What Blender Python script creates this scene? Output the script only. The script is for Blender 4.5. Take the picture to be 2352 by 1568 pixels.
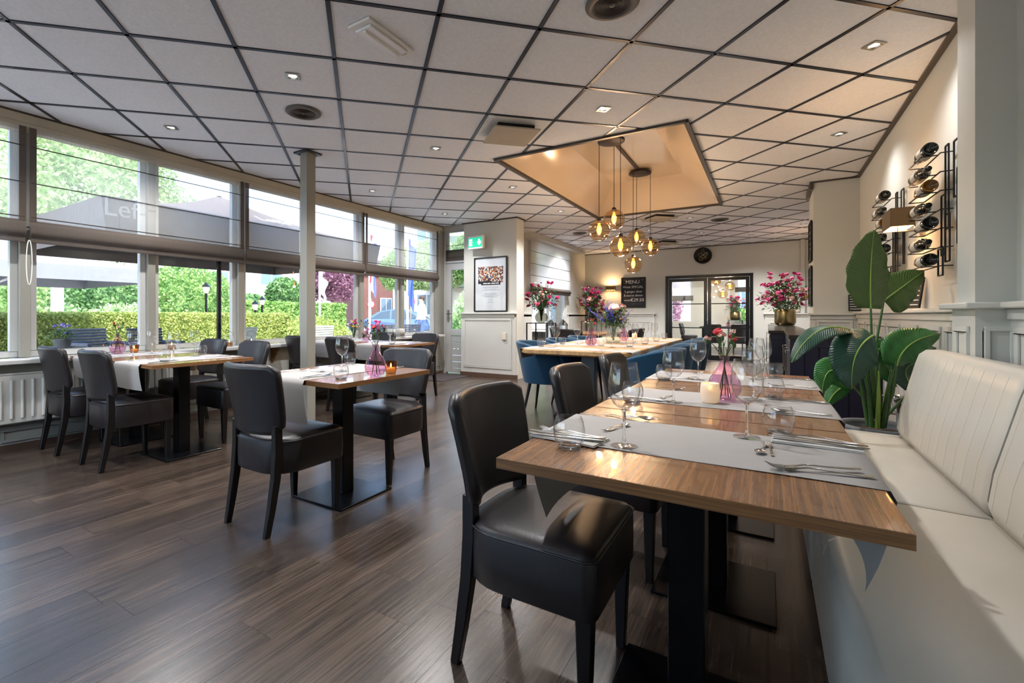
import bpy, bmesh, math, random
from mathutils import Vector, Matrix, Euler
R = math.radians
rnd = random.Random(11)
SC = bpy.context.scene
COL = SC.collection
for o in list(bpy.data.objects):
    bpy.data.objects.remove(o)

# ------------------------------------------------------------------ camera, sky, sun, exposure
PSI = R(32.3)                       # the room's long axis is +Y, the lens looks 32 degrees to its left
cam = bpy.data.objects.new('camera', bpy.data.cameras.new('camera'))
COL.objects.link(cam)
cam.location = (0, 0, 1.10)
cam.rotation_euler = (R(90), 0, PSI)
cam.data.sensor_width = 36
cam.data.lens = 36 * 1080 / 2352
cam.data.shift_x = 96 / 2352
cam.data.shift_y = -60 / 2352
cam.data.clip_start = 0.02
cam.data.clip_end = 400
SC.camera = cam
W = bpy.data.worlds.new('world'); SC.world = W; W.use_nodes = True
wn = W.node_tree.nodes; wl = W.node_tree.links; wn.clear()
sky = wn.new('ShaderNodeTexSky'); sky.sky_type = 'NISHITA'; sky.sun_disc = False
sky.sun_elevation = R(50); sky.sun_rotation = R(115); sky.air_density = 1.0; sky.dust_density = 1.8; sky.ozone_density = 1.4
bg = wn.new('ShaderNodeBackground'); bg.inputs[1].default_value = 0.40
wo = wn.new('ShaderNodeOutputWorld')
wl.new(sky.outputs[0], bg.inputs[0]); wl.new(bg.outputs[0], wo.inputs[0])
sun = bpy.data.objects.new('sun', bpy.data.lights.new('sun', 'SUN')); COL.objects.link(sun)
sun.data.energy = 2.15; sun.data.angle = R(0.6); sun.data.color = (1, 0.95, 0.86)
sun.rotation_euler = Vector((-0.62, 0.16, -0.85)).to_track_quat('-Z', 'Y').to_euler()   # comes over the roof from the right
SC.view_settings.view_transform = 'Standard'
SC.view_settings.look = 'None'
SC.view_settings.exposure = 1.76
SC.view_settings.gamma = 1
SC.view_settings.use_curve_mapping = False
SPOT_W = 46.0                        # one recessed downlight
cy = SC.cycles
cy.max_bounces = 8; cy.diffuse_bounces = 3; cy.glossy_bounces = 3; cy.transmission_bounces = 8; cy.transparent_max_bounces = 20; cy.use_adaptive_sampling = True; cy.adaptive_threshold = .06
cy.caustics_reflective = False; cy.caustics_refractive = False; cy.sample_clamp_indirect = 6; cy.blur_glossy = 0.6

# ------------------------------------------------------------------ mesh and scene helpers
class MB:
    def __init__(s): s.v = []; s.f = []; s.m = Matrix.Identity(4); s.sm = []
    def add(s, vs, fs, smooth=False):
        b = len(s.v); s.v += [tuple(s.m @ Vector(p)) for p in vs]
        s.f += [tuple(i + b for i in f) for f in fs]; s.sm += [smooth] * len(fs); return s
    def at(s, loc=(0, 0, 0), rot=(0, 0, 0), sc=(1, 1, 1)):
        s.m = Matrix.LocRotScale(Vector(loc), Euler(rot), Vector(sc)); return s
    def box(s, x0, x1, y0, y1, z0, z1):
        return s.add([(x0,y0,z0),(x1,y0,z0),(x1,y1,z0),(x0,y1,z0),(x0,y0,z1),(x1,y0,z1),(x1,y1,z1),(x0,y1,z1)],
                     [(3,2,1,0),(4,5,6,7),(0,1,5,4),(1,2,6,5),(2,3,7,6),(3,0,4,7)])
    def taper(s, c0, h0, c1, h1):     # box between two rectangles (centre, half sizes)
        vs = []
        for c, h in ((c0, h0), (c1, h1)):
            vs += [(c[0]-h[0],c[1]-h[1],c[2]),(c[0]+h[0],c[1]-h[1],c[2]),(c[0]+h[0],c[1]+h[1],c[2]),(c[0]-h[0],c[1]+h[1],c[2])]
        return s.add(vs, [(3,2,1,0),(4,5,6,7),(0,1,5,4),(1,2,6,5),(2,3,7,6),(3,0,4,7)])
    def rings(s, rs, smooth=True, caps=True, closed=False):   # list of equal-length closed rings
        n = len(rs[0]); vs = [p for r in rs for p in r]; fs = []
        k = len(rs) if closed else len(rs) - 1
        for i in range(k):
            a = i * n; b = ((i + 1) % len(rs)) * n
            for j in range(n):
                j2 = (j + 1) % n
                fs.append((a + j, a + j2, b + j2, b + j))
        s.add(vs, fs, smooth)
        if caps and not closed:
            s.add(rs[0], [tuple(range(n - 1, -1, -1))]); s.add(rs[-1], [tuple(range(n))])
        return s
    def lathe(s, prof, seg=24, c=(0, 0, 0), closed=False, caps=False):
        rs = [[(c[0] + r * math.cos(2*math.pi*j/seg), c[1] + r * math.sin(2*math.pi*j/seg), c[2] + z) for j in range(seg)] for r, z in prof]
        return s.rings(rs, True, caps, closed)
    def tube(s, pts, r, seg=8, caps=True, flat=1.0):
        pts = [Vector(p) for p in pts]; rs = []; n = len(pts)
        up = Vector((0, 0, 1))
        for i, p in enumerate(pts):
            t = (pts[min(i + 1, n - 1)] - pts[max(i - 1, 0)]).normalized()
            if abs(t.dot(up)) > 0.95: up = Vector((1, 0, 0)) if abs(t.x) < 0.9 else Vector((0, 1, 0))
            a = t.cross(up).normalized(); b = t.cross(a).normalized(); up = -b
            rr = r[i] if isinstance(r, (list, tuple)) else r
            rs.append([tuple(p + a * rr * math.cos(2*math.pi*j/seg) + b * rr * flat * math.sin(2*math.pi*j/seg)) for j in range(seg)])
        return s.rings(rs, seg > 4, caps)
    def bar(s, a, b, w, d=None):      # square bar from a to b
        d = d or w; a = Vector(a); b = Vector(b); t = (b - a).normalized()
        u = Vector((0, 0, 1)) if abs(t.z) < 0.9 else Vector((1, 0, 0))
        x = t.cross(u).normalized() * w / 2; y = t.cross(x).normalized() * d / 2
        vs = [a - x - y, a + x - y, a + x + y, a - x + y, b - x - y, b + x - y, b + x + y, b - x + y]
        return s.add(vs, [(3,2,1,0),(4,5,6,7),(0,1,5,4),(1,2,6,5),(2,3,7,6),(3,0,4,7)])
    def prism(s, poly, z0, z1):
        n = len(poly)
        return s.add([(x, y, z0) for x, y in poly] + [(x, y, z1) for x, y in poly],
                     [tuple(range(n - 1, -1, -1)), tuple(range(n, 2 * n))] + [(i, (i + 1) % n, n + (i + 1) % n, n + i) for i in range(n)])
    def grid(s, fn, nu, nv, smooth=True):
        vs = [fn(i / nu, j / nv) for j in range(nv + 1) for i in range(nu + 1)]
        return s.add(vs, [(j*(nu+1)+i, j*(nu+1)+i+1, (j+1)*(nu+1)+i+1, (j+1)*(nu+1)+i) for j in range(nv) for i in range(nu)], smooth)
    def slab(s, fn, nu, nv, th, smooth=True):   # closed sheet of thickness th, offset along the surface normal
        P = [[Vector(fn(i / nu, j / nv)) for i in range(nu + 1)] for j in range(nv + 1)]
        N = []
        for j in range(nv + 1):
            row = []
            for i in range(nu + 1):
                du = P[j][min(i+1, nu)] - P[j][max(i-1, 0)]; dv = P[min(j+1, nv)][i] - P[max(j-1, 0)][i]
                n = du.cross(dv); row.append(n.normalized() if n.length > 1e-9 else Vector((0, 0, 1)))
            N.append(row)
        w = nu + 1; vs = [P[j][i] + N[j][i] * th / 2 for j in range(nv+1) for i in range(w)] + [P[j][i] - N[j][i] * th / 2 for j in range(nv+1) for i in range(w)]
        o = w * (nv + 1); fs = []
        for j in range(nv):
            for i in range(nu):
                a, b, c, d = j*w+i, j*w+i+1, (j+1)*w+i+1, (j+1)*w+i
                fs += [(a, b, c, d), (o+d, o+c, o+b, o+a)]
        rim = [i for i in range(nu)] + [j*w+nu for j in range(nv)] + [nv*w+i for i in range(nu, 0, -1)] + [j*w for j in range(nv, 0, -1)]
        for k in range(len(rim)):
            pass
        s.add(vs, fs, smooth); n = len(rim)
        return s.add([vs[i] for i in rim] + [vs[o + i] for i in rim], [((k+1) % n, k, n + k, n + (k+1) % n) for k in range(n)], False)
    def sphere(s, c, r, seg=12, rg=8, sc=(1, 1, 1)):
        rs = []
        for i in range(1, rg):
            t = math.pi * i / rg
            rs.append([(c[0] + r*sc[0]*math.sin(t)*math.cos(2*math.pi*j/seg), c[1] + r*sc[1]*math.sin(t)*math.sin(2*math.pi*j/seg), c[2] - r*sc[2]*math.cos(t)) for j in range(seg)])
        s.rings(rs, True, False)
        s.add([(c[0], c[1], c[2] - r*sc[2])] + rs[0], [(0, j+2 if j+2 <= seg else 1, j+1) for j in range(seg)], True)
        s.add([(c[0], c[1], c[2] + r*sc[2])] + rs[-1], [(0, j+1, j+2 if j+2 <= seg else 1) for j in range(seg)], True)
        return s
    def mesh(s, name, bev=0, seg=2, smooth=None):
        me = bpy.data.meshes.new(name); me.from_pydata(s.v, [], s.f)
        me.polygons.foreach_set('use_smooth', s.sm if smooth is None else [smooth] * len(s.f)); me.update()
        if bev:
            bm = bmesh.new(); bm.from_mesh(me); bmesh.ops.remove_doubles(bm, verts=bm.verts, dist=1e-5)
            es = [e for e in bm.edges if len(e.link_faces) == 2 and e.calc_face_angle(0) > 0.6]
            rf = bmesh.ops.bevel(bm, geom=es, offset=bev, segments=seg, affect='EDGES', profile=0.6, clamp_overlap=True)['faces']
            for f in rf: f.smooth = seg > 1
            bm.to_mesh(me); bm.free(); me.update()
        return me
    def obj(s, name, m, parent=None, bev=0, seg=2, smooth=None, loc=None):
        return link(s.mesh(name, bev, seg, smooth), name, m, parent, loc)

def link(me, name, m, parent=None, loc=None):
    o = bpy.data.objects.new(name, me)
    if m is not None and not me.materials: me.materials.append(m)
    COL.objects.link(o); o.parent = parent
    if loc: o.location = loc
    return o
def tag(o, label=None, cat=None, group=None, kind=None):
    if label: o['label'] = label
    if cat: o['category'] = cat
    if group: o['group'] = group
    if kind: o['kind'] = kind
    return o
def thing(name, label, cat, loc=(0, 0, 0), rz=0, group=None):
    o = bpy.data.objects.new(name, None); COL.objects.link(o); o.empty_display_size = 0.05
    o.location = loc; o.rotation_euler = (0, 0, rz); return tag(o, label, cat, group)
def struct(o): o['kind'] = 'structure'; return o
def sthing(name, loc=(0, 0, 0)):
    o = bpy.data.objects.new(name, None); COL.objects.link(o); o.location = loc; o['kind'] = 'structure'; return o
def copy_tree(o, parent=None):
    c = o.copy(); COL.objects.link(c); c.parent = parent
    for ch in o.children: copy_tree(ch, c)
    return c
PROTO = []
def proto(o): PROTO.append(o); return o
def place(p, loc, rz, label, group=None, cat=None):
    c = copy_tree(p); c.location = loc; c.rotation_euler = (0, 0, rz); tag(c, label, cat, group); return c
def kill(o):
    for ch in list(o.children): kill(ch)
    bpy.data.objects.remove(o)
def text_obj(txt, size, m, parent, loc, rot, name='lettering', ext=0.0005, align='CENTER', sc=(1, 1, 1)):
    cu = bpy.data.curves.new(name, 'FONT'); cu.body = txt; cu.size = size; cu.extrude = ext; cu.align_x = align; cu.resolution_u = 3
    t = bpy.data.objects.new(name, cu); me = bpy.data.meshes.new_from_object(t); bpy.data.objects.remove(t)
    o = link(me, name, m, parent); me.materials.clear(); me.materials.append(m)
    o.location = loc; o.rotation_euler = rot; o.scale = sc; return o

# ------------------------------------------------------------------ materials
def newmat(name):
    m = bpy.data.materials.new(name); m.use_nodes = True; nt = m.node_tree
    return m, nt, nt.nodes['Principled BSDF']
def rgb(h):
    h = h.lstrip('#'); c = [int(h[i:i+2], 16) / 255 for i in (0, 2, 4)]
    return tuple(x / 12.92 if x <= .04045 else ((x + .055) / 1.055) ** 2.4 for x in c)
def mat(name, col, rough=.5, metal=0, noise=None, bump=None, stretch=(1, 1, 1), coat=0, sheen=0, trans=0, ior=1.45, emit=None, spec=None, rand=0, rvar=0):
    m, nt, b = newmat(name); N = nt.nodes; L = nt.links
    if isinstance(col, str): col = rgb(col)
    b.inputs['Base Color'].default_value = (*col, 1); b.inputs['Roughness'].default_value = rough; b.inputs['Metallic'].default_value = metal
    b.inputs['IOR'].default_value = ior; b.inputs['Coat Weight'].default_value = coat; b.inputs['Sheen Weight'].default_value = sheen; b.inputs['Transmission Weight'].default_value = trans
    if coat: b.inputs['Coat Roughness'].default_value = .15
    if spec is not None: b.inputs['Specular IOR Level'].default_value = spec
    if emit: b.inputs['Emission Color'].default_value = (*emit[0], 1); b.inputs['Emission Strength'].default_value = emit[1]
    tc = N.new('ShaderNodeTexCoord'); mp = N.new('ShaderNodeMapping'); mp.inputs['Scale'].default_value = stretch; L.new(tc.outputs['Object'], mp.inputs[0])
    a = noise[1] if noise else 0.04
    tx = N.new('ShaderNodeTexNoise'); tx.inputs['Scale'].default_value = noise[0] if noise else 6; tx.inputs['Detail'].default_value = 5
    L.new(mp.outputs[0], tx.inputs[0])
    rp = N.new('ShaderNodeValToRGB'); rp.color_ramp.elements[0].position = .3; rp.color_ramp.elements[1].position = .7
    rp.color_ramp.elements[0].color = (*[max(0, c * (1 - a)) for c in col], 1); rp.color_ramp.elements[1].color = (*[min(1, c * (1 + a)) for c in col], 1)
    L.new(tx.outputs['Fac'], rp.inputs[0]); out = rp.outputs[0]
    if rand:
        oi = N.new('ShaderNodeObjectInfo'); hs = N.new('ShaderNodeHueSaturation'); mr = N.new('ShaderNodeMapRange')
        mr.inputs[3].default_value = 1 - rand; mr.inputs[4].default_value = 1 + rand; L.new(oi.outputs['Random'], mr.inputs[0]); L.new(mr.outputs[0], hs.inputs['Value']); L.new(out, hs.inputs['Color']); out = hs.outputs[0]
    L.new(out, b.inputs['Base Color'])
    if rvar:
        mr = N.new('ShaderNodeMapRange'); mr.inputs[3].default_value = rough - rvar; mr.inputs[4].default_value = rough + rvar; L.new(tx.outputs['Fac'], mr.inputs[0]); L.new(mr.outputs[0], b.inputs['Roughness'])
    if bump:
        t2 = N.new('ShaderNodeTexNoise'); t2.inputs['Scale'].default_value = bump[0]; t2.inputs['Detail'].default_value = 4; L.new(mp.outputs[0], t2.inputs[0])
        bp = N.new('ShaderNodeBump'); bp.inputs['Strength'].default_value = bump[1]; bp.inputs['Distance'].default_value = bump[2] if len(bump) > 2 else .002
        L.new(t2.outputs['Fac'], bp.inputs['Height']); L.new(bp.outputs[0], b.inputs['Normal'])
    return m
def wood(name, c1, c2, stretch, rough, rand=0, bump=.15, big=None, coat=0):
    m, nt, b = newmat(name); N = nt.nodes; L = nt.links
    tc = N.new('ShaderNodeTexCoord'); oi = N.new('ShaderNodeObjectInfo')
    ad = N.new('ShaderNodeVectorMath'); ad.operation = 'MULTIPLY_ADD'; cb = N.new('ShaderNodeCombineXYZ')
    L.new(oi.outputs['Random'], cb.inputs[0]); L.new(oi.outputs['Random'], cb.inputs[1]); L.new(oi.outputs['Random'], cb.inputs[2])
    L.new(cb.outputs[0], ad.inputs[0]); ad.inputs[1].default_value = (37, 53, 19); L.new(tc.outputs['Object'], ad.inputs[2])
    mp = N.new('ShaderNodeMapping'); mp.inputs['Scale'].default_value = stretch; L.new(ad.outputs[0], mp.inputs[0])
    t1 = N.new('ShaderNodeTexNoise'); t1.inputs['Scale'].default_value = 1; t1.inputs['Detail'].default_value = 8; t1.inputs['Roughness'].default_value = .62; t1.inputs['Distortion'].default_value = .5; L.new(mp.outputs[0], t1.inputs[0])
    rp = N.new('ShaderNodeValToRGB'); e = rp.color_ramp.elements; e[0].position = .32; e[1].position = .68; e[0].color = (*rgb(c1), 1); e[1].color = (*rgb(c2), 1); L.new(t1.outputs['Fac'], rp.inputs[0])
    out = rp.outputs[0]
    if big:
        m2 = N.new('ShaderNodeMapping'); m2.inputs['Scale'].default_value = big[0]; L.new(ad.outputs[0], m2.inputs[0])
        t2 = N.new('ShaderNodeTexNoise'); t2.inputs['Scale'].default_value = 1; t2.inputs['Detail'].default_value = 3; L.new(m2.outputs[0], t2.inputs[0])
        r2 = N.new('ShaderNodeValToRGB'); r2.color_ramp.elements[0].position = .4; r2.color_ramp.elements[1].position = .66; L.new(t2.outputs['Fac'], r2.inputs[0])
        mx = N.new('ShaderNodeMixRGB'); mx.inputs[2].default_value = (*rgb(big[1]), 1); mm = N.new('ShaderNodeMath'); mm.operation = 'MULTIPLY'; mm.inputs[1].default_value = big[2]
        L.new(r2.outputs[0], mm.inputs[0]); L.new(mm.outputs[0], mx.inputs[0]); L.new(out, mx.inputs[1]); out = mx.outputs[0]
    if rand:
        hs = N.new('ShaderNodeHueSaturation'); mr = N.new('ShaderNodeMapRange'); mr.inputs[3].default_value = 1 - rand; mr.inputs[4].default_value = 1 + rand
        L.new(oi.outputs['Random'], mr.inputs[0]); L.new(mr.outputs[0], hs.inputs['Value']); L.new(out, hs.inputs['Color']); out = hs.outputs[0]
    L.new(out, b.inputs['Base Color']); b.inputs['Roughness'].default_value = rough; b.inputs['Coat Weight'].default_value = coat
    bp = N.new('ShaderNodeBump'); bp.inputs['Strength'].default_value = bump; bp.inputs['Distance'].default_value = .002; L.new(t1.outputs['Fac'], bp.inputs['Height']); L.new(bp.outputs[0], b.inputs['Normal'])
    return m
def glassmat(name, col=(1, 1, 1), rough=0, ior=1.45):
    m, nt, b = newmat(name); N = nt.nodes
    b.inputs['Base Color'].default_value = (*col, 1); b.inputs['Roughness'].default_value = rough; b.inputs['Transmission Weight'].default_value = 1; b.inputs['IOR'].default_value = ior
    return m
def thinglass(name, tint=(1, 1, 1), refl=.06, scale=1.0):   # panes and thin bowls: lets light through, mirrors a little by Fresnel
    m, nt, b = newmat(name); N = nt.nodes; L = nt.links; N.remove(b)
    tr = N.new('ShaderNodeBsdfTransparent'); tr.inputs[0].default_value = (*tint, 1); gl = N.new('ShaderNodeBsdfGlossy'); gl.inputs['Roughness'].default_value = .01
    lw = N.new('ShaderNodeLayerWeight'); lw.inputs[0].default_value = .5; fr = N.new('ShaderNodeMath'); fr.operation = 'POWER'; fr.inputs[1].default_value = 5; L.new(lw.outputs['Facing'], fr.inputs[0]); ml = N.new('ShaderNodeMath'); ml.operation = 'MULTIPLY_ADD'; ml.inputs[1].default_value = scale; ml.inputs[2].default_value = refl
    ml.use_clamp = True
    mx = N.new('ShaderNodeMixShader'); L.new(fr.outputs[0], ml.inputs[0]); L.new(ml.outputs[0], mx.inputs[0]); L.new(tr.outputs[0], mx.inputs[1]); L.new(gl.outputs[0], mx.inputs[2])
    L.new(mx.outputs[0], N['Material Output'].inputs[0]); return m
def drinkglass(name):            # thin blown glass: clear face on, denser and more mirror-like towards its outline
    m, nt, b = newmat(name); N = nt.nodes; L = nt.links; N.remove(b)
    lw = N.new('ShaderNodeLayerWeight'); lw.inputs[0].default_value = .5
    def pw(e, k, o):
        p = N.new('ShaderNodeMath'); p.operation = 'POWER'; p.inputs[1].default_value = e; L.new(lw.outputs['Facing'], p.inputs[0])
        q = N.new('ShaderNodeMath'); q.operation = 'MULTIPLY_ADD'; q.inputs[1].default_value = k; q.inputs[2].default_value = o; q.use_clamp = True; L.new(p.outputs[0], q.inputs[0]); return q.outputs[0]
    cm = N.new('ShaderNodeMixRGB'); cm.inputs[1].default_value = (.99, .99, .99, 1); cm.inputs[2].default_value = (.72, .74, .75, 1); L.new(pw(4, 1, 0), cm.inputs[0])
    tr = N.new('ShaderNodeBsdfTransparent'); L.new(cm.outputs[0], tr.inputs[0]); gl = N.new('ShaderNodeBsdfGlossy'); gl.inputs['Roughness'].default_value = .01
    mx = N.new('ShaderNodeMixShader'); L.new(pw(4, .85, .05), mx.inputs[0]); L.new(tr.outputs[0], mx.inputs[1]); L.new(gl.outputs[0], mx.inputs[2]); L.new(mx.outputs[0], N['Material Output'].inputs[0]); return m
def sheer(name, col, see, weave=0):
    m, nt, b = newmat(name); N = nt.nodes; L = nt.links; N.remove(b)
    tr = N.new('ShaderNodeBsdfTransparent'); df = N.new('ShaderNodeBsdfDiffuse'); tl = N.new('ShaderNodeBsdfTranslucent')
    df.inputs[0].default_value = (*col, 1); tl.inputs[0].default_value = (*col, 1)
    m1 = N.new('ShaderNodeMixShader'); m1.inputs[0].default_value = .55; L.new(df.outputs[0], m1.inputs[1]); L.new(tl.outputs[0], m1.inputs[2])
    m2 = N.new('ShaderNodeMixShader'); L.new(m1.outputs[0], m2.inputs[1]); L.new(tr.outputs[0], m2.inputs[2])
    tc = N.new('ShaderNodeTexCoord'); mp = N.new('ShaderNodeMapping'); mp.inputs['Scale'].default_value = (1, 90, 6); tx = N.new('ShaderNodeTexNoise'); tx.inputs['Scale'].default_value = 1
    L.new(tc.outputs['Object'], mp.inputs[0]); L.new(mp.outputs[0], tx.inputs[0]); mr = N.new('ShaderNodeMapRange'); mr.inputs[3].default_value = see - .08; mr.inputs[4].default_value = see + .08
    L.new(tx.outputs['Fac'], mr.inputs[0]); L.new(mr.outputs[0], m2.inputs[0]); L.new(m2.outputs[0], N['Material Output'].inputs[0]); return m
M = {}
M['plank'] = wood('plank', '2a211c', '584a3f', (75, 2.6, 20), .27, rand=.2, bump=.2, big=((5, .9, 1), '241d1a', .6))
M['plank'].node_tree.nodes['Principled BSDF'].inputs['Specular IOR Level'].default_value = .65
M['tile'] = mat('ceiling_tile', '#e6e9ef', .9, noise=(60, .05), bump=(220, .25, .001))
M['grid'] = mat('grid_metal', '#3c4048', .28, .75, noise=(3, .1))
M['wall'] = mat('wall_paint', '#c8c8c1', .6, noise=(2, .02))
M['trimw'] = mat('white_gloss_paint', '#cdccc6', .35, noise=(3, .02))
M['frame'] = mat('window_frame_paint', '#b9bab8', .4, noise=(4, .03))
M['post'] = mat('post_paint', '#8d8c84', .45, noise=(3, .03))
M['rail'] = mat('cream_rail_paint', '#b4ab98', .45, noise=(4, .04))
M['skirt'] = mat('skirting_paint', '#8b8d88', .4, noise=(4, .04))
M['darktrim'] = mat('bronze_trim', '#4a443d', .4, .4)
M['sky_in'] = mat('stretch_ceiling_tan', '#cdb99f', .1, coat=.6, noise=(1.5, .05))
M['leather'] = mat('black_leather', '#262223', .36, noise=(9, .12), bump=(420, .35, .0012), rvar=.06)
M['legwood'] = mat('black_stained_wood', '#100d0d', .38, noise=(10, .2), stretch=(8, 8, 1))
M['steel_black'] = mat('black_powder_coat', '#101216', .22, .4, noise=(14, .2), bump=(260, .1))
M['laminate'] = wood('oak_laminate', '583821', '9b6d44', (120, 3.0, 60), .27, rand=.04, bump=.05, coat=.4)
M['edgeband'] = wood('oak_edge_band', '5a3c26', '94693f', (4, 4, 260), .4, rand=.04, bump=.03)
M['laminate_x'] = M['laminate']
M['oak'] = wood('solid_oak', '8a6740', 'c39a66', (26, 2.2, 26), .45, bump=.12)
M['paper'] = mat('grey_paper', '#a3a09d', .8, noise=(9, .03))
M['napkin'] = mat('napkin_paper', '#c9c5bf', .85, noise=(30, .04))
M['glass'] = glassmat('clear_glass', (1, 1, 1), 0, 1.42)
M['drink'] = drinkglass('drinking_glass')
M['pane'] = thinglass('window_glass', (.985, .992, .99), .02, .7)
M['clear'] = thinglass('thin_clear_glass', (.985, .985, .985), .04, .8)
M['purple'] = glassmat('purple_glass', (.82, .5, .66), 0, 1.3)
M['purple_t'] = thinglass('purple_thin_glass', (.93, .78, .87), .05, .8)
M['smoke_t'] = thinglass('smoked_glass', (.66, .66, .62), .06, .9)
M['green_t'] = thinglass('pale_green_glass', (.94, .965, .93), .05, .9)
M['amber_t'] = thinglass('amber_globe_glass', (.94, .855, .73), .05, 1.0)
M['steel'] = mat('cutlery_steel', '#b9b7b4', .16, 1, noise=(20, .04))
M['chrome'] = mat('chrome', '#d0d0d0', .08, 1)
M['nickel'] = mat('brushed_nickel', '#a9a69e', .3, 1)
M['frost'] = mat('frosted_white_glass', '#e6dfd6', .45, trans=.35, emit=((1, .66, .36), .06))  # warm glow of the flame put into the glass as emission
M['wax'] = mat('candle_wax', '#e9dcc2', .5, emit=((1, .55, .22), .25))  # candlelight inside the wax is given as its own faint emission
M['flame'] = mat('flame', '#ffb040', .5, emit=((1, .5, .12), 22))
M['amberpot'] = thinglass('amber_candle_glass', (.72, .5, .32), .05, .8)
M['velvet'] = mat('teal_velvet', '#0d3f5c', .75, noise=(90, .22), sheen=.12)
M['cream'] = mat('cream_leatherette', '#c5bfb3', .42, noise=(5, .03), bump=(300, .12, .001))
M['navy'] = mat('navy_black_paint', '#131226', .4, noise=(5, .15))
M['counter'] = mat('black_counter', '#2a2725', .22, noise=(20, .15))
M['brass'] = mat('brushed_brass', '#8e7c58', .28, 1, noise=(12, .12), stretch=(1, 1, 20))
M['leaf'] = mat('leaf_green', '#2f5c22', .38, noise=(6, .18), coat=.25)
M['leaf_dark'] = mat('leaf_dark_green', '#1f4632', .34, noise=(6, .2), coat=.3)
M['rib'] = mat('midrib', '#8fae4e', .45, noise=(10, .1))
M['stem'] = mat('green_stem', '#3f6132', .5, noise=(20, .2))
M['potgrey'] = mat('grey_stone_pot', '#55595c', .65, noise=(12, .1))
M['soil'] = mat('soil', '#2c211a', .95, noise=(40, .4), bump=(60, .8, .01))
M['chalk'] = mat('chalkboard', '#20222a', .7, noise=(6, .15))
M['chalkw'] = mat('chalk_white', '#e6e6e2', .9, noise=(60, .08))
M['white'] = mat('white_plastic', '#e4e4e0', .4)
M['offwhite'] = mat('cream_plastic', '#d3cdbd', .4)
M['exitgreen'] = mat('exit_green', '#119c78', .4, emit=((.01, .35, .2), .5))
M['exitwhite'] = mat('exit_white', '#eef5ee', .4, emit=((.9, 1, .95), .5))
M['black'] = mat('matt_black', '#121112', .55)
M['bronze'] = mat('dark_bronze', '#3a302b', .45, .5)
M['shade'] = mat('brown_linen_shade', '#33230f', .85, noise=(160, .25), emit=((1, .5, .15), .02))
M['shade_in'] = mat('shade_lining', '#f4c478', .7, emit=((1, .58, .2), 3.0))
M['bulb'] = mat('warm_filament', '#ffc070', .4, emit=((1, .45, .12), 26))
M['bulbglass'] = mat('warm_bulb_glass', '#f2a24a', .15, trans=.75, emit=((1, .40, .08), .7))
M['spotlens'] = mat('downlight_lens', '#f2f2ee', .3, emit=((1, .93, .82), .5))
M['bottle'] = mat('dark_bottle_glass', '#10140f', .07, coat=.4)
M['bottle_a'] = mat('amber_bottle_glass', '#6b470e', .08, coat=.4)
M['wine_label'] = mat('bottle_label', '#c9c5ba', .7)
M['foil'] = mat('gold_foil', '#b98a34', .35, .7)
M['speaker'] = mat('grey_speaker_grille', '#5f5b57', .55, bump=(400, .4))
M['blind'] = sheer('sheer_blind', (.80, .79, .76), .80)
M['blind2'] = sheer('dense_blind', (.86, .83, .82), .32)
M['hem'] = sheer('blind_hem', (.20, .165, .14), .10)
M['rod'] = mat('blind_rod_seam', '#3a332d', .7)
M['mattress'] = M['cream']
M['vent'] = mat('vent_mesh', '#b5aa98', .7, bump=(300, .5))
M['tube'] = mat('frosted_tube_cover', '#e4e8ee', .2, coat=.3)
def flower(name, c): return mat(name, c, .7, noise=(30, .2))
PET = {'pink': flower('petal_pink', '#d04a82'), 'hot': flower('petal_magenta', '#b42c66'), 'pale': flower('petal_pale', '#eebfb4'), 'red': flower('petal_red', '#c4202c'), 'blue': flower('petal_blue', '#5258c4'), 'lilac': flower('petal_lilac', '#8b7cc0'), 'white': flower('petal_white', '#e6e2da'), 'wine': flower('petal_wine', '#6e1a2c'), 'yellow': flower('petal_yellow', '#e0c050')}
# ------------------------------------------------------------------ the room
H = 2.784
XL, XR, YN, YE, YB, XA = -5.27, .95, -3.0, 7.27, 12.77, -4.29
def inframe(x, y, z=0):
    Xc = x * math.cos(PSI) + y * math.sin(PSI); Yc = -x * math.sin(PSI) + y * math.cos(PSI)
    if Yc < .25: return 0
    u = 1080 + 1080 * Xc / Yc; v = 724 - 1080 * (z - 1.1) / Yc
    if u < -150 or u > 2500 or v < -150 or v > 1720: return 0
    return 1 / Yc ** 2
# floor: laid planks along Y, 178 mm wide
floor = struct(MB().box(XL - .15, 1.3, YN - .2, YB + .15, -.12, -.004).obj('floor', M['plank']))
PW, PL = .1785, 1.22
pm = MB().box(.0005, PW - .0005, .0005, PL - .0005, -.004, 0).mesh('plank')
pm.materials.append(M['plank'])
JO = {-1: .768, 1: 1.24, 3: .99, 4: 1.508}
spots = []
for k in range(-18, 18):
    x0 = -2.319 + (k + 1) * PW if False else -2.1405 + k * PW
    if x0 > 1.2: continue
    y0 = JO.get(k, rnd.uniform(0, PL)) - 4 * PL
    n = 0
    while y0 < YB:
        if y0 > YN - PL:
            w = max(inframe(x0 + a * PW, y0 + b * PL) for a in (0, 1) for b in (0, .5, 1))
            spots.append((w, x0, y0))
        y0 += PL
spots.sort(reverse=True)
rest = MB()
for i, (w, x0, y0) in enumerate(spots):
    if i < 300 and w > 0:
        o = link(pm, 'plank', None, floor, (x0, y0, 0))
    else: rest.box(x0 + .0008, x0 + PW - .0008, y0 + .0008, y0 + PL - .0008, -.004, 0)
tag(rest.obj('plank_field', M['plank'], floor), kind='stuff')

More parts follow.
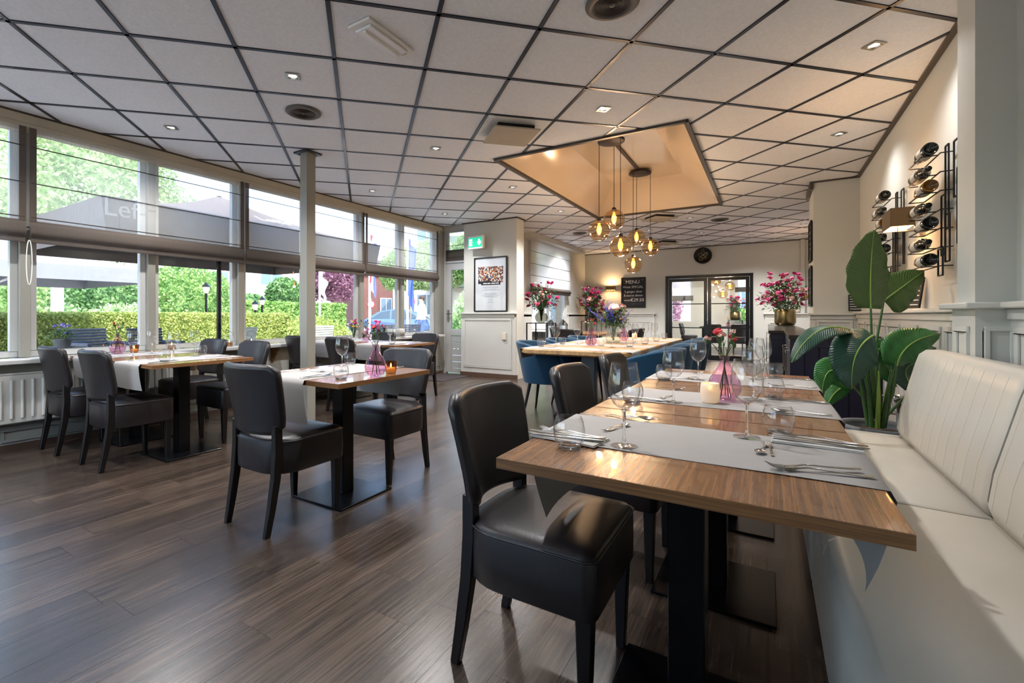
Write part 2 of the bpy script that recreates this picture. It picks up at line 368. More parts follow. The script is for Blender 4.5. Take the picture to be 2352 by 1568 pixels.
# ceiling: 60 cm tiles laid at 45 degrees on a dark grid, with a rectangular recess
SX0, SX1, SY0, SY1 = -2.485, -.595, 4.44, 8.05
def clip(poly, nx, ny, d):            # keep nx*x+ny*y <= d
    out = []
    for i in range(len(poly)):
        a, b = poly[i], poly[(i + 1) % len(poly)]
        da, db = nx*a[0] + ny*a[1] - d, nx*b[0] + ny*b[1] - d
        if da <= 0: out.append(a)
        if da * db < 0:
            t = da / (da - db); out.append((a[0] + t*(b[0]-a[0]), a[1] + t*(b[1]-a[1])))
    return out if len(out) > 2 else []
def minus(poly, x0, x1, y0, y1):
    res = []; cur = poly
    for nx, ny, d in ((1, 0, x1), (-1, 0, -x0), (0, 1, y1), (0, -1, -y0)):
        o = clip(cur, -nx, -ny, -d)
        if o: res.append(o)
        cur = clip(cur, nx, ny, d)
        if not cur: return res
    return res
def area(p): return abs(sum(p[i][0]*p[(i+1) % len(p)][1] - p[(i+1) % len(p)][0]*p[i][1] for i in range(len(p)))) / 2
GO = Vector((-1.983, 1.711)); GU = Vector((.6, .6)) / math.sqrt(2); GV = Vector((-.6, .6)) / math.sqrt(2)
ceil = struct(MB().box(XL - .2, 1.3, YN - .2, SY0 - .45, H + .14, H + .2).box(XL - .2, 1.3, SY1 + .45, YB + .2, H + .14, H + .2).box(XL - .2, SX0 - .45, SY0 - .45, SY1 + .45, H + .14, H + .2).box(SX1 + .45, 1.3, SY0 - .45, SY1 + .45, H + .14, H + .2).box(XL - .2, 1.3, YN - .2, YB + .2, 3.5, 3.6).obj('ceiling', M['black']))  # topmost slab is an unseen roof added to keep the sun out
restt = MB()
for i in range(-14, 28):
    for j in range(-22, 22):
        c = GO + GU * (i + .5) + GV * (j + .5)
        if not (XL - .45 < c.x < XR + .45 and YN - .4 < c.y < YB + .45): continue
        g = .0135 / .6
        q = [tuple(GO + GU * (i + a) + GV * (j + b)) for a, b in ((g, g), (1 - g, g), (1 - g, 1 - g), (g, 1 - g))]
        for e in ((1, 0, XR), (-1, 0, -XL), (0, 1, YB), (0, -1, -YN)): q = clip(q, *e) if q else q
        if not q: continue
        ps = [q]
        ps = [r for p in ps for r in minus(p, -9, XA, YE, 99)]
        ps = [r for p in ps for r in minus(p, SX0 - .02, SX1 + .02, SY0 - .02, SY1 + .02)]
        ps = [p for p in ps if area(p) > .004]
        if not ps: continue
        if inframe(c.x, c.y, H) > 0:
            mb = MB()
            for p in ps: mb.prism([(x - c.x, y - c.y) for x, y in p], .006, .02)
            mb.obj('ceiling_tile', M['tile'], ceil, loc=(c.x, c.y, H))
        else:
            for p in ps: restt.prism(p, H + .006, H + .02)
tag(restt.obj('tile_field', M['tile'], ceil), kind='stuff')
def seg_clip(p, d, L0, L1):           # parts of p+t*d inside the room and outside the recess
    ts = [L0, L1]
    for (n, v) in ((0, XL), (0, XR), (1, YN), (1, YB), (0, XA), (1, YE), (0, SX0), (0, SX1), (1, SY0), (1, SY1)):
        if abs(d[n]) > 1e-6: ts.append((v - p[n]) / d[n])
    ts = sorted(t for t in ts if L0 <= t <= L1); out = []
    for a, b in zip(ts, ts[1:]):
        m = p + d * (a + b) / 2
        ok = XL < m.x < XR and YN < m.y < YB and not (m.x < XA and m.y > YE) and not (SX0 < m.x < SX1 and SY0 < m.y < SY1)
        if ok and b - a > .01:
            if out and abs(out[-1][1] - a) < 1e-6: out[-1] = (out[-1][0], b)
            else: out.append((a, b))
    return out
for base, d, rng in ((GU, GV, range(-16, 28)), (GV, GU, range(-24, 24))):
    for k in rng:
        p = GO + base * k; dn = d.normalized()
        for a, b in seg_clip(p, dn, -20, 20):
            A = p + dn * a; B = p + dn * b
            MB().bar((A.x, A.y, H + .012), (B.x, B.y, H + .012), .024, .024).obj('grid_bar', M['grid'], ceil)
# the tan recess above the long table
rec = sthing('ceiling_recess')
tx0, tx1, ty0, ty1, TZ = -2.04, -1.05, 5.5, 7.45, 3.17
lo = [(SX0, SY0, H), (SX1, SY0, H), (SX1, SY1, H), (SX0, SY1, H)]; hi = [(tx0, ty0, TZ), (tx1, ty0, TZ), (tx1, ty1, TZ), (tx0, ty1, TZ)]
for i in range(4):
    a, b, c, d = lo[i], lo[(i+1) % 4], hi[(i+1) % 4], hi[i]
    up = Vector((0, 0, .03)); q = [Vector(p) for p in (a, b, c, d)]
    MB().add(q + [p + up for p in q], [(0,1,2,3),(7,6,5,4),(0,4,5,1),(1,5,6,2),(2,6,7,3),(3,7,4,0)]).obj('recess_panel', M['sky_in'], rec)
MB().box(tx0, tx1, ty0, ty1, TZ, TZ + .03).obj('recess_panel', M['sky_in'], rec)
for a, b in zip(lo, lo[1:] + lo[:1]):
    MB().bar((a[0], a[1], H + .004), (b[0], b[1], H + .004), .04, .04).obj('recess_edge', M['darktrim'], rec)

# walls
TH = .16
def wallbox(name, *bx, m='wall'):
    mb = MB()
    for b in bx: mb.box(*b)
    return struct(mb.obj(name, M[m]))
RW5 = (XR - .3 - XL - .2) / 5
wallbox('wall_left', (XL - TH, XL, YN, YE + .2, 0, .70), (XL - TH, XL, YN, YE + .2, 2.70, 3.0))
wallbox('wall_right', (XR, XR + TH, YN, 7.35, 0, 3.0))
wallbox('wall_beyond', (XR, XR + TH, 8.05, YB, 0, 3.0))
wallbox('wall_pillar', (.49, 1.11, 7.35, 8.05, 0, 3.0))
wallbox('wall_end', (-4.72, -3.64, YE - .02, YE + .08, 0, 3.0), (-3.76, -3.64, YE + .08, YE + .26, 0, 3.0), (XL - TH, -4.72, YE + .08, YE + .2, 2.72, 3.0))
wallbox('wall_alcove', (XA - TH, XA, YE + .1, 9.28, 0, 3.0), (XA - TH, XA, 11.36, YB + TH, 0, 3.0), (XA - TH, XA, 9.28, 11.36, 0, .42), (XA - TH, XA, 9.28, 11.36, 2.70, 3.0))
wallbox('wall_back', (XA, -2.19, YB, YB + TH, 0, 3.0), (-.28, 1.11, YB, YB + TH, 0, 3.0), (-2.19, -.28, YB, YB + TH, 2.09, 3.0))
wallbox('wall_rear', (XL - TH, XR + TH, YN - TH, YN, 0, .7), (XL - TH, XR + TH, YN - TH, YN, 2.7, 3.0), (XL - TH, XL + .2, YN - TH, YN, .7, 2.7), (XL + .2 + 3 * RW5, XR + TH, YN - TH, YN, .7, 2.7))
wallbox('wall_pilaster', (.818, XR, 3.11, 3.35, 1.13, H), (.808, XR, 3.07, 3.39, 0, 1.13))
tag(bpy.data.objects['wall_pilaster'], kind='structure')
# dark ceiling edge strips
n_tr = [0]
def trim(*bx, m='darktrim', bev=0):
    n_tr[0] += 1; mb = MB()
    for b in bx: mb.box(*b)
    return struct(mb.obj('trim_%d' % n_tr[0], M[m], bev=bev))
trim((XL - .01, XL + .05, YN, YE, H - .010, H + .01)); trim((XL - .01, XL + .045, YN, YE, H - .085, H - .010), m='rail'); trim((XR - .035, XR + .01, YN, 7.35, H - .012, H + .012)); trim((.49, XR, 7.325, 7.36, H - .012, H + .012)); trim((.455, .49, 7.325, 8.05, H - .09, H + .01))
trim((XA, XR, YB - .03, YB, H - .012, H + .012)); trim((-4.75, -3.62, YE - .045, YE - .02, H - .012, H + .012)); trim((-3.64, -3.615, YE - .045, YE + .26, H - .012, H + .012))
trim((XA, XA + .3, 8.75, 11.9, 2.69, H + .01), m='wall')
# wainscot: thicker lower board, moulded cap, framed panels
def ringframe(mb, ax, c, a0, a1, z0, z1, w, d):
    # ax 'x': plane of constant x, running in y;  ax 'y': plane of constant y, running in x
    for (p0, p1, q0, q1) in ((a0, a1, z0, z0 + w), (a0, a1, z1 - w, z1), (a0, a0 + w, z0 + w, z1 - w), (a1 - w, a1, z0 + w, z1 - w)):
        if ax == 'x': mb.box(c - d, c, p0, p1, q0, q1)
        else: mb.box(p0, p1, c - d, c, q0, q1)
def wains(name, ax, c, a0, a1, panels, d=.03, z1=1.13, rail=.0):
    o = sthing(name)
    if ax == 'x': MB().box(c - d, c, a0, a1, 0, z1).obj('board', M['trimw'], o); MB().box(c - d - .045, c, a0 - .03, a1, z1, z1 + .03).obj('cap', M['trimw'], o, bev=.008); MB().box(c - d - .015, c, a0 - .01, a1, z1 - .05, z1).obj('cap_moulding', M['trimw'], o, bev=.006)
    else: MB().box(a0, a1, c - d, c, 0, z1).obj('board', M['trimw'], o); MB().box(a0 - .03, a1 + .03, c - d - .045, c, z1, z1 + .03).obj('cap', M['trimw'], o, bev=.008); MB().box(a0, a1, c - d - .015, c, z1 - .05, z1).obj('cap_moulding', M['trimw'], o, bev=.006)
    for p0, p1, q0, q1 in panels:
        mb = MB(); ringframe(mb, ax, c - d, p0, p1, q0, q1, .028, .012); mb.obj('panel_moulding', M['trimw'], o, bev=.004)
    return o
wains('trim_wainscot_right', 'x', XR, 3.39, 7.35, [(y, y + .44, .12, 1.03) for y in (3.52, 4.06, 4.6, 5.14, 5.68, 6.22, 6.76)], z1=1.115)
wains('trim_wainscot_near', 'x', XR, YN, 3.07, [(y, y + .55, .12, 1.05) for y in (2.45, 1.8, 1.15, .5, -.15)], z1=1.13)
wains('trim_wainscot_pillar', 'y', 7.35, .455, XR, [(.52, .88, .12, 1.04)], z1=1.10)
wains('trim_wainscot_end', 'y', YE - .02, -4.76, -3.66, [(-4.70, -3.72, .16, 1.04)], z1=1.12)
wains('trim_wainscot_back', 'y', YB, XA, -2.45, [(-4.2, -3.65, .14, .95), (-3.55, -3.0, .14, .95), (-2.95, -2.52, .14, .95)], d=.06, z1=1.12)
wains('trim_wainscot_corner', 'y', YB, -.05, .95, [(.03, .5, .14, .95)], d=.05, z1=1.12)
wains('trim_wainscot_alcove', 'x', XA + .03, 7.6, 9.2, [], z1=1.12); wains('trim_wainscot_niche', 'x', XA + .03, 11.4, YB - .07, [], z1=1.12)
for k, (y0, y1) in enumerate(((3.14, 3.32),)):
    mb = MB(); ringframe(mb, 'x', .808, y0, y1, .12, 1.05, .028, .012); mb.obj('panel_moulding', M['trimw'], bpy.data.objects['wall_pilaster'], bev=.004)
    mb = MB(); ringframe(mb, 'y', 3.07, .835, .935, .12, 1.05, .02, .012); mb.obj('panel_moulding', M['trimw'], bpy.data.objects['wall_pilaster'], bev=.004)
    MB().box(.765, XR, 3.03, 3.43, 1.13, 1.16).obj('cap', M['trimw'], bpy.data.objects['wall_pilaster'], bev=.008)
struct(MB().box(-4.78, -3.63, YE - .055, YE, 0, .075).obj('baseboard_end', mat('brown_skirting', '#5a4638', .5)))
bb = sthing('baseboard_left')
MB().box(XL, XL + .05, YN, YE, 0, .045).obj('plinth', mat('brown_plinth', '#4a3a30', .5), bb)
MB().box(XL, XL + .035, YN, YE, .045, .19).obj('board', M['skirt'], bb)
y = -2.9
while y < 7.0:
    mb = MB(); ringframe(mb, 'x', XL + .035, y, y + .95, .065, .175, .022, -.012); mb.obj('panel_moulding', M['skirt'], bb, bev=.003); y += 1.02
struct(MB().box(XR - .03, XR, YN, 7.35, 0, .1).obj('baseboard_right', M['trimw']))
struct(MB().box(XA, -2.2, YB - .075, YB, 0, .1).box(-.27, 1, YB - .065, YB, 0, .1).obj('baseboard_back', M['trimw']))
# window wall: posts every 0.96 m, framed panes, deep sill on wooden brackets
PY = [-2.54, -1.57, -.60, .37, 1.335, 2.29, 3.245, 4.22, 5.2, 6.15, 7.13]
wi = 0
for a, b in zip(PY, PY[1:]):
    wi += 1; w = sthing('window_%d' % wi)
    MB().box(XL - .11, XL + .03, a - .035, a + .035, .75, 2.70).obj('window_post', M['post'], w, bev=.004)
    mb = MB(); ringframe(mb, 'x', XL - .02, a + .035, b - .035, .75, 2.70, .05, .06); mb.obj('window_frame', M['frame'], w, bev=.004)
    MB().box(XL - .055, XL - .049, a + .08, b - .08, .80, 2.65).obj('glass_pane', M['pane'], w)
MB().box(XL - .11, XL + .03, 7.095, YE + .1, .05, 2.70).obj('corner_post', M['post'], bpy.data.objects['window_10'], bev=.004)
sill = sthing('trim_window_sill')
MB().box(XL - .02, XL + .2, YN, YE - .12, .705, .745).obj('sill_board', M['frame'], sill, bev=.008)
for y in (.0, .95, 1.72, 2.7, 3.65, 4.6, 5.5, 6.4):
    MB().at((XL, y, 0)).add([(0, 0, .50), (0, 0, .705), (.15, 0, .705), (0, .03, .50), (0, .03, .705), (.15, .03, .705)], [(0,1,2),(5,4,3),(0,2,5,3),(1,4,5,2),(0,3,4,1)]).obj('sill_bracket', M['oak'], sill)
struct(MB().box(XL - .02, XL + .06, YN, YE - .1, 2.63, 2.70).obj('trim_blind_rail', M['rail'], bev=.006))
wi += 1; w = sthing('window_%d' % wi)      # rear wall behind the lens: unseen glazing added for frontal light
for k in range(3):
    x0 = XL + .2 + k * (XR - .3 - XL - .2) / 5; x1 = x0 + (XR - .3 - XL - .2) / 5
    mb = MB(); ringframe(mb, 'y', YN - .03, x0, x1, .7, 2.7, .06, .07); mb.obj('window_frame', M['frame'], w)
    MB().box(x0 + .05, x1 - .05, YN - .07, YN - .064, .75, 2.65).obj('glass_pane', M['pane'], w)
# radiators under the sill
def radiator(y0, y1, label):
    r = thing('radiator', label, 'radiator', (XL + .06, y0, 0), 0, 'radiators under the window sill')
    L = y1 - y0
    MB().box(0, .05, 0, L, .22, .62).obj('body', M['trimw'], r, bev=.012)
    MB().box(.0, .055, 0, L, .62, .635).obj('top_grille', M['trimw'], r)
    me = MB().tube([(.052, 0, .265), (.052, 0, .575)], .012, 8, flat=.8).mesh('rib'); me.materials.append(M['trimw'])
    y = .05
    while y < L - .04: link(me, 'rib', None, r, (0, y, 0)); y += .066
    MB().tube([(.03, L - .05, .22), (.03, L - .05, .1), (-.03, L - .05, .1)], .009).obj('pipe', M['trimw'], r)
    MB().lathe([(.0, -.01), (.018, -.01), (.018, .05), (0, .05)], 12, (.03, L + .03, .25), caps=True).obj('valve', M['white'], r)
radiator(-.6, 2.62, 'long white ribbed radiator under the window beside the left tables')
radiator(3.0, 3.55, 'short white radiator panel by the slim column')
radiator(3.95, 6.9, 'white ribbed radiator under the sill behind the far left table')
# slim free-standing column
col = thing('column', 'slim square grey painted column reaching from floor to ceiling', 'column', (-4.045, 3.235, 0))
MB().box(-.055, .055, -.055, .055, 0, H + .005).obj('shaft', M['post'], col, bev=.006)
mb = MB()
for a, b, c, d in ((-.1, .1, -.1, -.07), (-.1, .1, .07, .1), (-.1, -.07, -.07, .07), (.07, .1, -.07, .07)): mb.box(a, b, c, d, H - .012, H + .006)
mb.obj('collar', M['grid'], col)
# glazed back door with a boarded lower half
d1 = sthing('door_1')
DY = YE + .1
MB().box(-5.27, -5.2, DY - .02, DY + .06, 0, 2.72).box(-5.2, -4.72, DY - .02, DY + .06, 2.09, 2.15).obj('door_frame', M['frame'], d1, bev=.004)
MB().box(-5.2, -5.09, DY, DY + .045, .02, 2.09).box(-4.45, -4.35, DY, DY + .045, .02, 2.09).box(-5.09, -4.45, DY, DY + .045, 1.96, 2.09).box(-5.09, -4.45, DY, DY + .045, .72, .84).box(-5.09, -4.45, DY, DY + .045, .02, .10).obj('door_leaf', M['frame'], d1, bev=.004)
MB().box(-5.09, -4.45, DY + .018, DY + .024, .84, 1.96).obj('glass_pane', M['pane'], d1)
for k in range(5): MB().box(-5.09, -4.45, DY + .01, DY + .03, .105 + k * .123, .105 + k * .123 + .116).obj('board', M['frame'], d1, bev=.004)
MB().box(-5.17, -5.125, DY - .012, DY, .98, 1.2).obj('lock_plate', M['nickel'], d1, bev=.003)
MB().tube([(-5.148, DY - .005, 1.13), (-5.148, DY - .055, 1.13), (-5.03, DY - .055, 1.135)], .009).obj('door_handle', M['nickel'], d1)
wi += 1; w = sthing('window_%d' % wi)
mb = MB(); ringframe(mb, 'y', DY + .04, -5.2, -4.5, 2.15, 2.72, .05, .05); mb.obj('window_frame', M['frame'], w)
MB().box(-5.15, -4.55, DY + .01, DY + .016, 2.2, 2.67).obj('glass_pane', M['pane'], w)
# alcove window
wi += 1; w = sthing('window_%d' % wi)
mb = MB(); ringframe(mb, 'x', XA - .03, 9.28, 11.36, .42, 2.70, .07, .07); mb.box(XA - .1, XA - .03, 10.28, 10.36, .49, 2.63); mb.obj('window_frame', M['trimw'], w, bev=.004)
for a, b in ((9.34, 10.29), (10.35, 11.3)): MB().box(XA - .07, XA - .064, a, b, .48, 2.64).obj('glass_pane', M['pane'], w)
MB().box(XA - .02, XA + .16, 9.2, 11.44, .40, .44).obj('sill_board', M['trimw'], w, bev=.006)
# black steel double doors in the back wall
d2 = sthing('door_2'); KB = M['steel_black']
mb = MB(); mb.box(-2.19, -2.12, YB - .03, YB + .1, 0, 2.09).box(-.35, -.28, YB - .03, YB + .1, 0, 2.09).box(-2.12, -.35, YB - .03, YB + .1, 2.02, 2.09); mb.obj('door_frame', KB, d2)
for a, b, hx in ((-2.115, -1.24, -1.29), (-1.23, -.355, -1.18)):
    mb = MB(); mb.box(a, a + .075, YB, YB + .05, .01, 2.015).box(b - .075, b, YB, YB + .05, .01, 2.015).box(a + .075, b - .075, YB, YB + .05, 1.94, 2.015).box(a + .075, b - .075, YB, YB + .05, .01, .13); mb.obj('door_leaf', KB, d2)
    for z in (.78, 1.37): MB().box(a + .075, b - .075, YB + .012, YB + .04, z, z + .025).obj('glazing_bar', KB, d2)
    for z0, z1 in ((.13, .78), (.805, 1.37), (1.395, 1.94)): MB().box(a + .075, b - .075, YB + .024, YB + .03, z0, z1).obj('glass_pane', M['pane'], d2)
MB().sphere((-1.235, YB - .03, .98), .018, 10, 6).obj('door_knob', M['nickel'], d2)
# the bright room behind the glass doors
rx0, rx1, ry1 = -5.2, 2.6, 18.6
struct(MB().box(rx0, rx1, YB + .15, ry1, -.12, -.002).obj('floor_next_room', M['plank']))
struct(MB().box(rx0, rx1, YB + .16, ry1, 2.75, 2.85).obj('ceiling_next_room', M['trimw']))
wallbox('wall_next_left', (rx0 - TH, rx0, YB + .1, ry1 + TH, 0, 2.8)); wallbox('wall_next_right', (rx1, rx1 + TH, YB, ry1 + TH, 0, 2.8))
NW = ((-3.05, -2.25), (-.95, 1.7))
wallbox('wall_next_back', (rx0, NW[0][0], ry1, ry1 + TH, 0, 2.8), (NW[0][1], NW[1][0], ry1, ry1 + TH, 0, 2.8), (NW[1][1], rx1, ry1, ry1 + TH, 0, 2.8), *[(a, b, ry1, ry1 + TH, 0, .8) for a, b in NW], *[(a, b, ry1, ry1 + TH, 2.62, 2.8) for a, b in NW])
for a, b in NW:
    wi += 1; w = sthing('window_%d' % wi); mb = MB(); ringframe(mb, 'y', ry1 + .08, a, b, .8, 2.62, .09, .08)
    if b - a > 1: mb.box((a + b) / 2 - .05, (a + b) / 2 + .05, ry1, ry1 + .08, .8, 2.62)
    mb.obj('window_frame', M['trimw'], w); MB().box(a + .08, b - .08, ry1 + .05, ry1 + .056, .88, 2.54).obj('glass_pane', M['pane'], w)
# door mat by the glazed door
struct(MB().box(-5.2, -4.55, 6.35, 7.2, 0, .008).obj('floor_mat', mat('dark_coir_mat', '#3b3437', .95, noise=(90, .3), bump=(200, .6))))
# ------------------------------------------------------------------ black leather dining chair (faces +Y)
def dshape(w, y0, y1, rf, rr, n=7):   # plan outline: tight front corners, round back
    pts = []
    for cx, cy, r, a0 in ((w - rf, y1 - rf, rf, 0), (-w + rf, y1 - rf, rf, 90), (-w + rr, y0 + rr, rr, 180), (w - rr, y0 + rr, rr, 270)):
        for i in range(n + 1):
            a = R(a0 + 90 * i / n); pts.append((cx + r * math.cos(a), cy + r * math.sin(a)))
    return pts
def inset(pts, k, cx=0, cy=.03):
    return [(cx + (x - cx) * k, cy + (y - cy) * k) for x, y in pts]
def make_chair():
    t = thing('dining_chair', 'x', 'chair')
    o = dshape(.222, -.205, .235, .035, .15)
    lay = [(.97, .295), (1, .303), (1.005, .38), (1, .448), (.985, .462), (.94, .472), (.8, .481), (.55, .487), (.2, .489)]
    mb = MB(); mb.rings([[(x, y, z) for x, y in inset(o, k)] for k, z in lay]); mb.obj('seat', M['leather'], t)
    mb = MB(); oo = inset(o, 1.004); mb.tube([(x, y, .457) for x, y in oo] + [(oo[0][0], oo[0][1], .457)], .0035, 6); mb.obj('piping', M['leather'], t)
    def back(u, v):
        # u across, v up; outer corners rounded, gently wrapped around the sitter and leaning back
        U = 2 * u - 1; z = .515 + .318 * v
        half = .182 + .03 * v
        e = max(0, abs(U) - .86) / .14
        if v > .5: z -= .022 * e ** 2.2 * (v - .5) * 2
        else: z += .03 * e ** 2.2 * (.5 - v) * 2 + .022 * (1 - U * U) * (1 - 2 * v) * 0
        y = -.215 - .05 * v ** 1.3 + .062 * U * U
        return (U * half, y, z)
    MB().slab(back, 16, 12, .046).obj('backrest', M['leather'], t, bev=0)
    # padded edge roll along the rim of the back
    rim = [back(0, 0)] + [back(i / 12, 1) if False else back(0, i / 8) for i in range(1, 9)] + [back(i / 12, 1) for i in range(1, 13)] + [back(1, 1 - i / 8) for i in range(1, 9)] + [back(1 - i / 12, 0) for i in range(1, 13)]
    MB().tube(rim, .0228, 8, caps=False).obj('edge_roll', M['leather'], t)
    for s in (-1, 1):
        path = [(.168, -.228, 0), (.17, -.205, .12), (.172, -.18, .28), (.172, -.17, .42), (.17, -.172, .545)]
        hw = [.0135, .016, .018, .0185, .018]; rs = []
        for (x, y, z), h in zip(path, hw): rs.append([(s * x - h, y - h * 1.15, z), (s * x + h, y - h * 1.15, z), (s * x + h, y + h * 1.15, z), (s * x - h, y + h * 1.15, z)])
        MB().rings(rs, False).obj('leg', M['legwood'], t, bev=.003, seg=1)
        MB().taper((s * .182, .198, 0), (.0145, .0145), (s * .186, .2, .30), (.0225, .0225)).obj('leg', M['legwood'], t, bev=.003, seg=1)
    return t
chair0 = proto(make_chair())
def chair(x, y, rz, label, group): return place(chair0, (x, y, 0), R(rz), label, group, 'chair')
G1, G2, G3, G4 = 'black chairs along the bench tables', 'black chairs at the middle table', 'black chairs at the left window tables', 'black chairs at the far left tables'
chair(-.61, 1.41, -90, 'black leather dining chair in the foreground, nearest to the camera', G1)
chair(-.61, 2.22, -90, 'black leather chair tucked at the second bench table, behind the nearest chair', G1)
chair(-.62, 3.02, -90, 'black leather chair at the third bench table beside the blue tub chairs', G1)
chair(-2.262, 1.655, 0, 'black leather chair seen from behind at the middle table with the purple vase', G2)
chair(-2.262, 2.50, 180, 'black leather chair facing us across the middle table, right of its metal post', G2)
chair(-4.105, 1.625, 0, 'black leather chair seen from behind at the left tables, the right one of two', G3)
chair(-4.87, 1.61, 0, 'black leather chair seen from behind, leftmost in the room by the radiator', G3)
chair(-4.14, 2.49, 180, 'black leather chair on the far side of the left tables, right of the two', G3)
chair(-4.86, 2.50, 180, 'black leather chair on the far side of the left tables close to the window', G3)
chair(-4.12, 3.93, 0, 'black leather chair seen from behind at the far left table, right of the column', G4)
chair(-4.87, 3.95, 0, 'black leather chair at the far left table half hidden by the slim column', G4)
chair(-4.02, 4.99, 180, 'black leather chair at the far side of the far left table, near the glazed door', G4)
chair(-4.80, 5.0, 180, 'black leather chair against the window on the far side of the far left table', G4)

# ------------------------------------------------------------------ pedestal tables
def make_table():
    t = thing('pedestal_table', 'x', 'table')
    MB().box(-.3805, .3805, -.3805, .3805, .7245, .75).obj('tabletop', M['laminate'], t)
    mb = MB()
    for a, b, c, d in ((-.3825, .3825, -.3825, -.3805), (-.3825, .3825, .3805, .3825), (-.3825, -.3805, -.3805, .3805), (.3805, .3825, -.3805, .3805)): mb.box(a, b, c, d, .724, .7497)
    mb.obj('edge_band', M['edgeband'], t)
    MB().box(-.16, .16, -.16, .16, .716, .724).obj('mounting_plate', M['steel_black'], t)
    MB().box(-.045, .045, -.045, .045, .012, .716).obj('post', M['steel_black'], t, bev=.003, seg=1)
    MB().box(-.21, .21, -.21, .21, 0, .012).obj('base_plate', M['steel_black'], t, bev=.002, seg=1)
    return t
table0 = proto(make_table())
TT = [(-.182, 1.395, 'square oak-topped table nearest to the camera, at the end of the bench row', 'oak-topped tables along the bench'),
      (-.182, 2.167, 'square oak-topped table in the middle of the bench row, with the white candle', 'oak-topped tables along the bench'),
      (-.182, 2.939, 'square oak-topped table at the far end of the bench row', 'oak-topped tables along the bench'),
      (-2.225, 2.045, 'square table standing alone in mid room with a purple vase and amber candle', 'oak-topped tables by the windows'),
      (-4.00, 1.965, 'square table by the left windows, the one on the room side with three wine glasses', 'oak-topped tables by the windows'),
      (-4.772, 1.965, 'square table by the left windows, the one pushed up to the sill', 'oak-topped tables by the windows'),
      (-4.02, 4.51, 'square table at the far left, on the room side, right of the column', 'oak-topped tables by the windows'),
      (-4.792, 4.51, 'square table at the far left, on the window side behind the column', 'oak-topped tables by the windows')]
for x, y, l, g in TT: place(table0, (x, y, 0), 0, l, g, 'table')

# paper runner laid across a table along local Y, both ends hanging
def runner(x, y, rz, half, w, d0, d1, label, z=.7515, curl=.03, group='grey paper table runners', skew=(0, 0)):
    pts = []
    L = half + .004; n = 10
    def path(s):                       # s: signed length along the runner
        a = abs(s); sg = 1 if s > 0 else -1
        if a <= L: return (s, 0)
        e = a - L; r = .012
        if e < r * 1.57: t = e / r; return (sg * (L + r * math.sin(t)), -r * (1 - math.cos(t)))
        e -= r * 1.57; return (sg * (L + r - curl * (e / .25) ** 2), -r - e)
    ss = [-L - d0 + d0 * i / 8 for i in range(8)] + [-L + 2 * L * i / 16 for i in range(17)] + [L + d1 * (i + 1) / 8 for i in range(8)]
    ns = len(ss) - 1
    def fn(u, v):
        s = ss[round(v * ns)]; yy, zz = path(s); xx = (u - .5) * w
        e = max(0, abs(s) - L)
        k = skew[1] if s > 0 else skew[0]
        return (xx * (1 - .08 * e) + k * e * .25, yy - (1 if s > 0 else -1) * 2.2 * e * (u - .5) ** 2 * curl * 3, zz * (1 - k * (u - .5) * .7) + .0012 * math.sin(9 * xx + 13 * s) * (e == 0) * .6)
    o = MB().slab(fn, 8, ns, .0009).obj('table_runner', M['paper'])
    o.location = (x, y, z); o.rotation_euler = (0, 0, R(rz)); return tag(o, label, 'table runner', group)
runner(-.182, 1.42, 90, .385, .37, .22, .23, 'grey paper runner across the nearest bench table, its ends hanging down', curl=.05)
runner(-.182, 2.165, 90, .385, .36, .15, .16, 'grey paper runner across the middle bench table under the white candle')
runner(-.182, 2.92, 90, .385, .42, .15, .12, 'grey paper runner across the last bench table')
runner(-2.30, 2.045, 0, .385, .40, .25, .2, 'grey paper runner on the middle table hanging over both edges')
runner(-3.98, 1.965, 0, .385, .40, .2, .18, 'grey paper runner on the room-side table at the left windows')
runner(-4.77, 1.965, 0, .385, .40, .18, .18, 'grey paper runner on the left table pushed up to the sill')
runner(-4.05, 4.51, 0, .385, .40, .2, .2, 'grey paper runner on the far left table, room side')
runner(-4.80, 4.51, 0, .385, .40, .2, .2, 'grey paper runner on the far left table behind the column')

# ------------------------------------------------------------------ tableware
def make_wine():
    t = thing('wine_glass', 'x', 'wine glass')
    outp = [(.006, .098), (.014, .101), (.027, .112), (.037, .130), (.0415, .150), (.041, .170), (.037, .195), (.0325, .222)]
    inn = [(r - .0011, z + (.0022 if i < 2 else .0007)) for i, (r, z) in enumerate(outp)]
    inn[0] = (.001, .1005); outp = [(.001, .0975)] + outp
    MB().lathe(outp + [(.0322, .2226)] + inn[::-1], 28, closed=True).obj('bowl', M['drink'], t)
    MB().lathe([(.0005, .0045), (.008, .006), (.0048, .014), (.0035, .03), (.0033, .07), (.0045, .09), (.0062, .0968), (.0005, .0972)], 12, caps=False).obj('stem', M['glass'], t)
    MB().lathe([(.0005, .0005), (.034, .0005), (.0355, .0014), (.034, .0022), (.016, .0032), (.008, .0045), (.0005, .0045)], 28).obj('foot', M['drink'], t)
    return t
wine0 = proto(make_wine())
def make_tumbler():
    t = thing('water_tumbler', 'x', 'tumbler')
    o = [(.001, .0), (.024, 0), (.030, .003), (.037, .016), (.0415, .034), (.0415, .05), (.038, .068), (.0335, .082)]
    i = [(.0322, .082), (.0365, .068), (.0398, .05), (.0398, .036), (.036, .021), (.028, .012), (.001, .0105)]
    MB().lathe(o[2:] + [(.0328, .0826)] + i[:-2] + [(.0285, .0115)], 28, closed=True).obj('cup', M['drink'], t); MB().lathe([(.0005, .0), (.024, 0), (.0295, .003), (.0285, .008), (.026, .0105), (.0005, .009)], 28).obj('base', M['glass'], t)
    return t
tum0 = proto(make_tumbler())
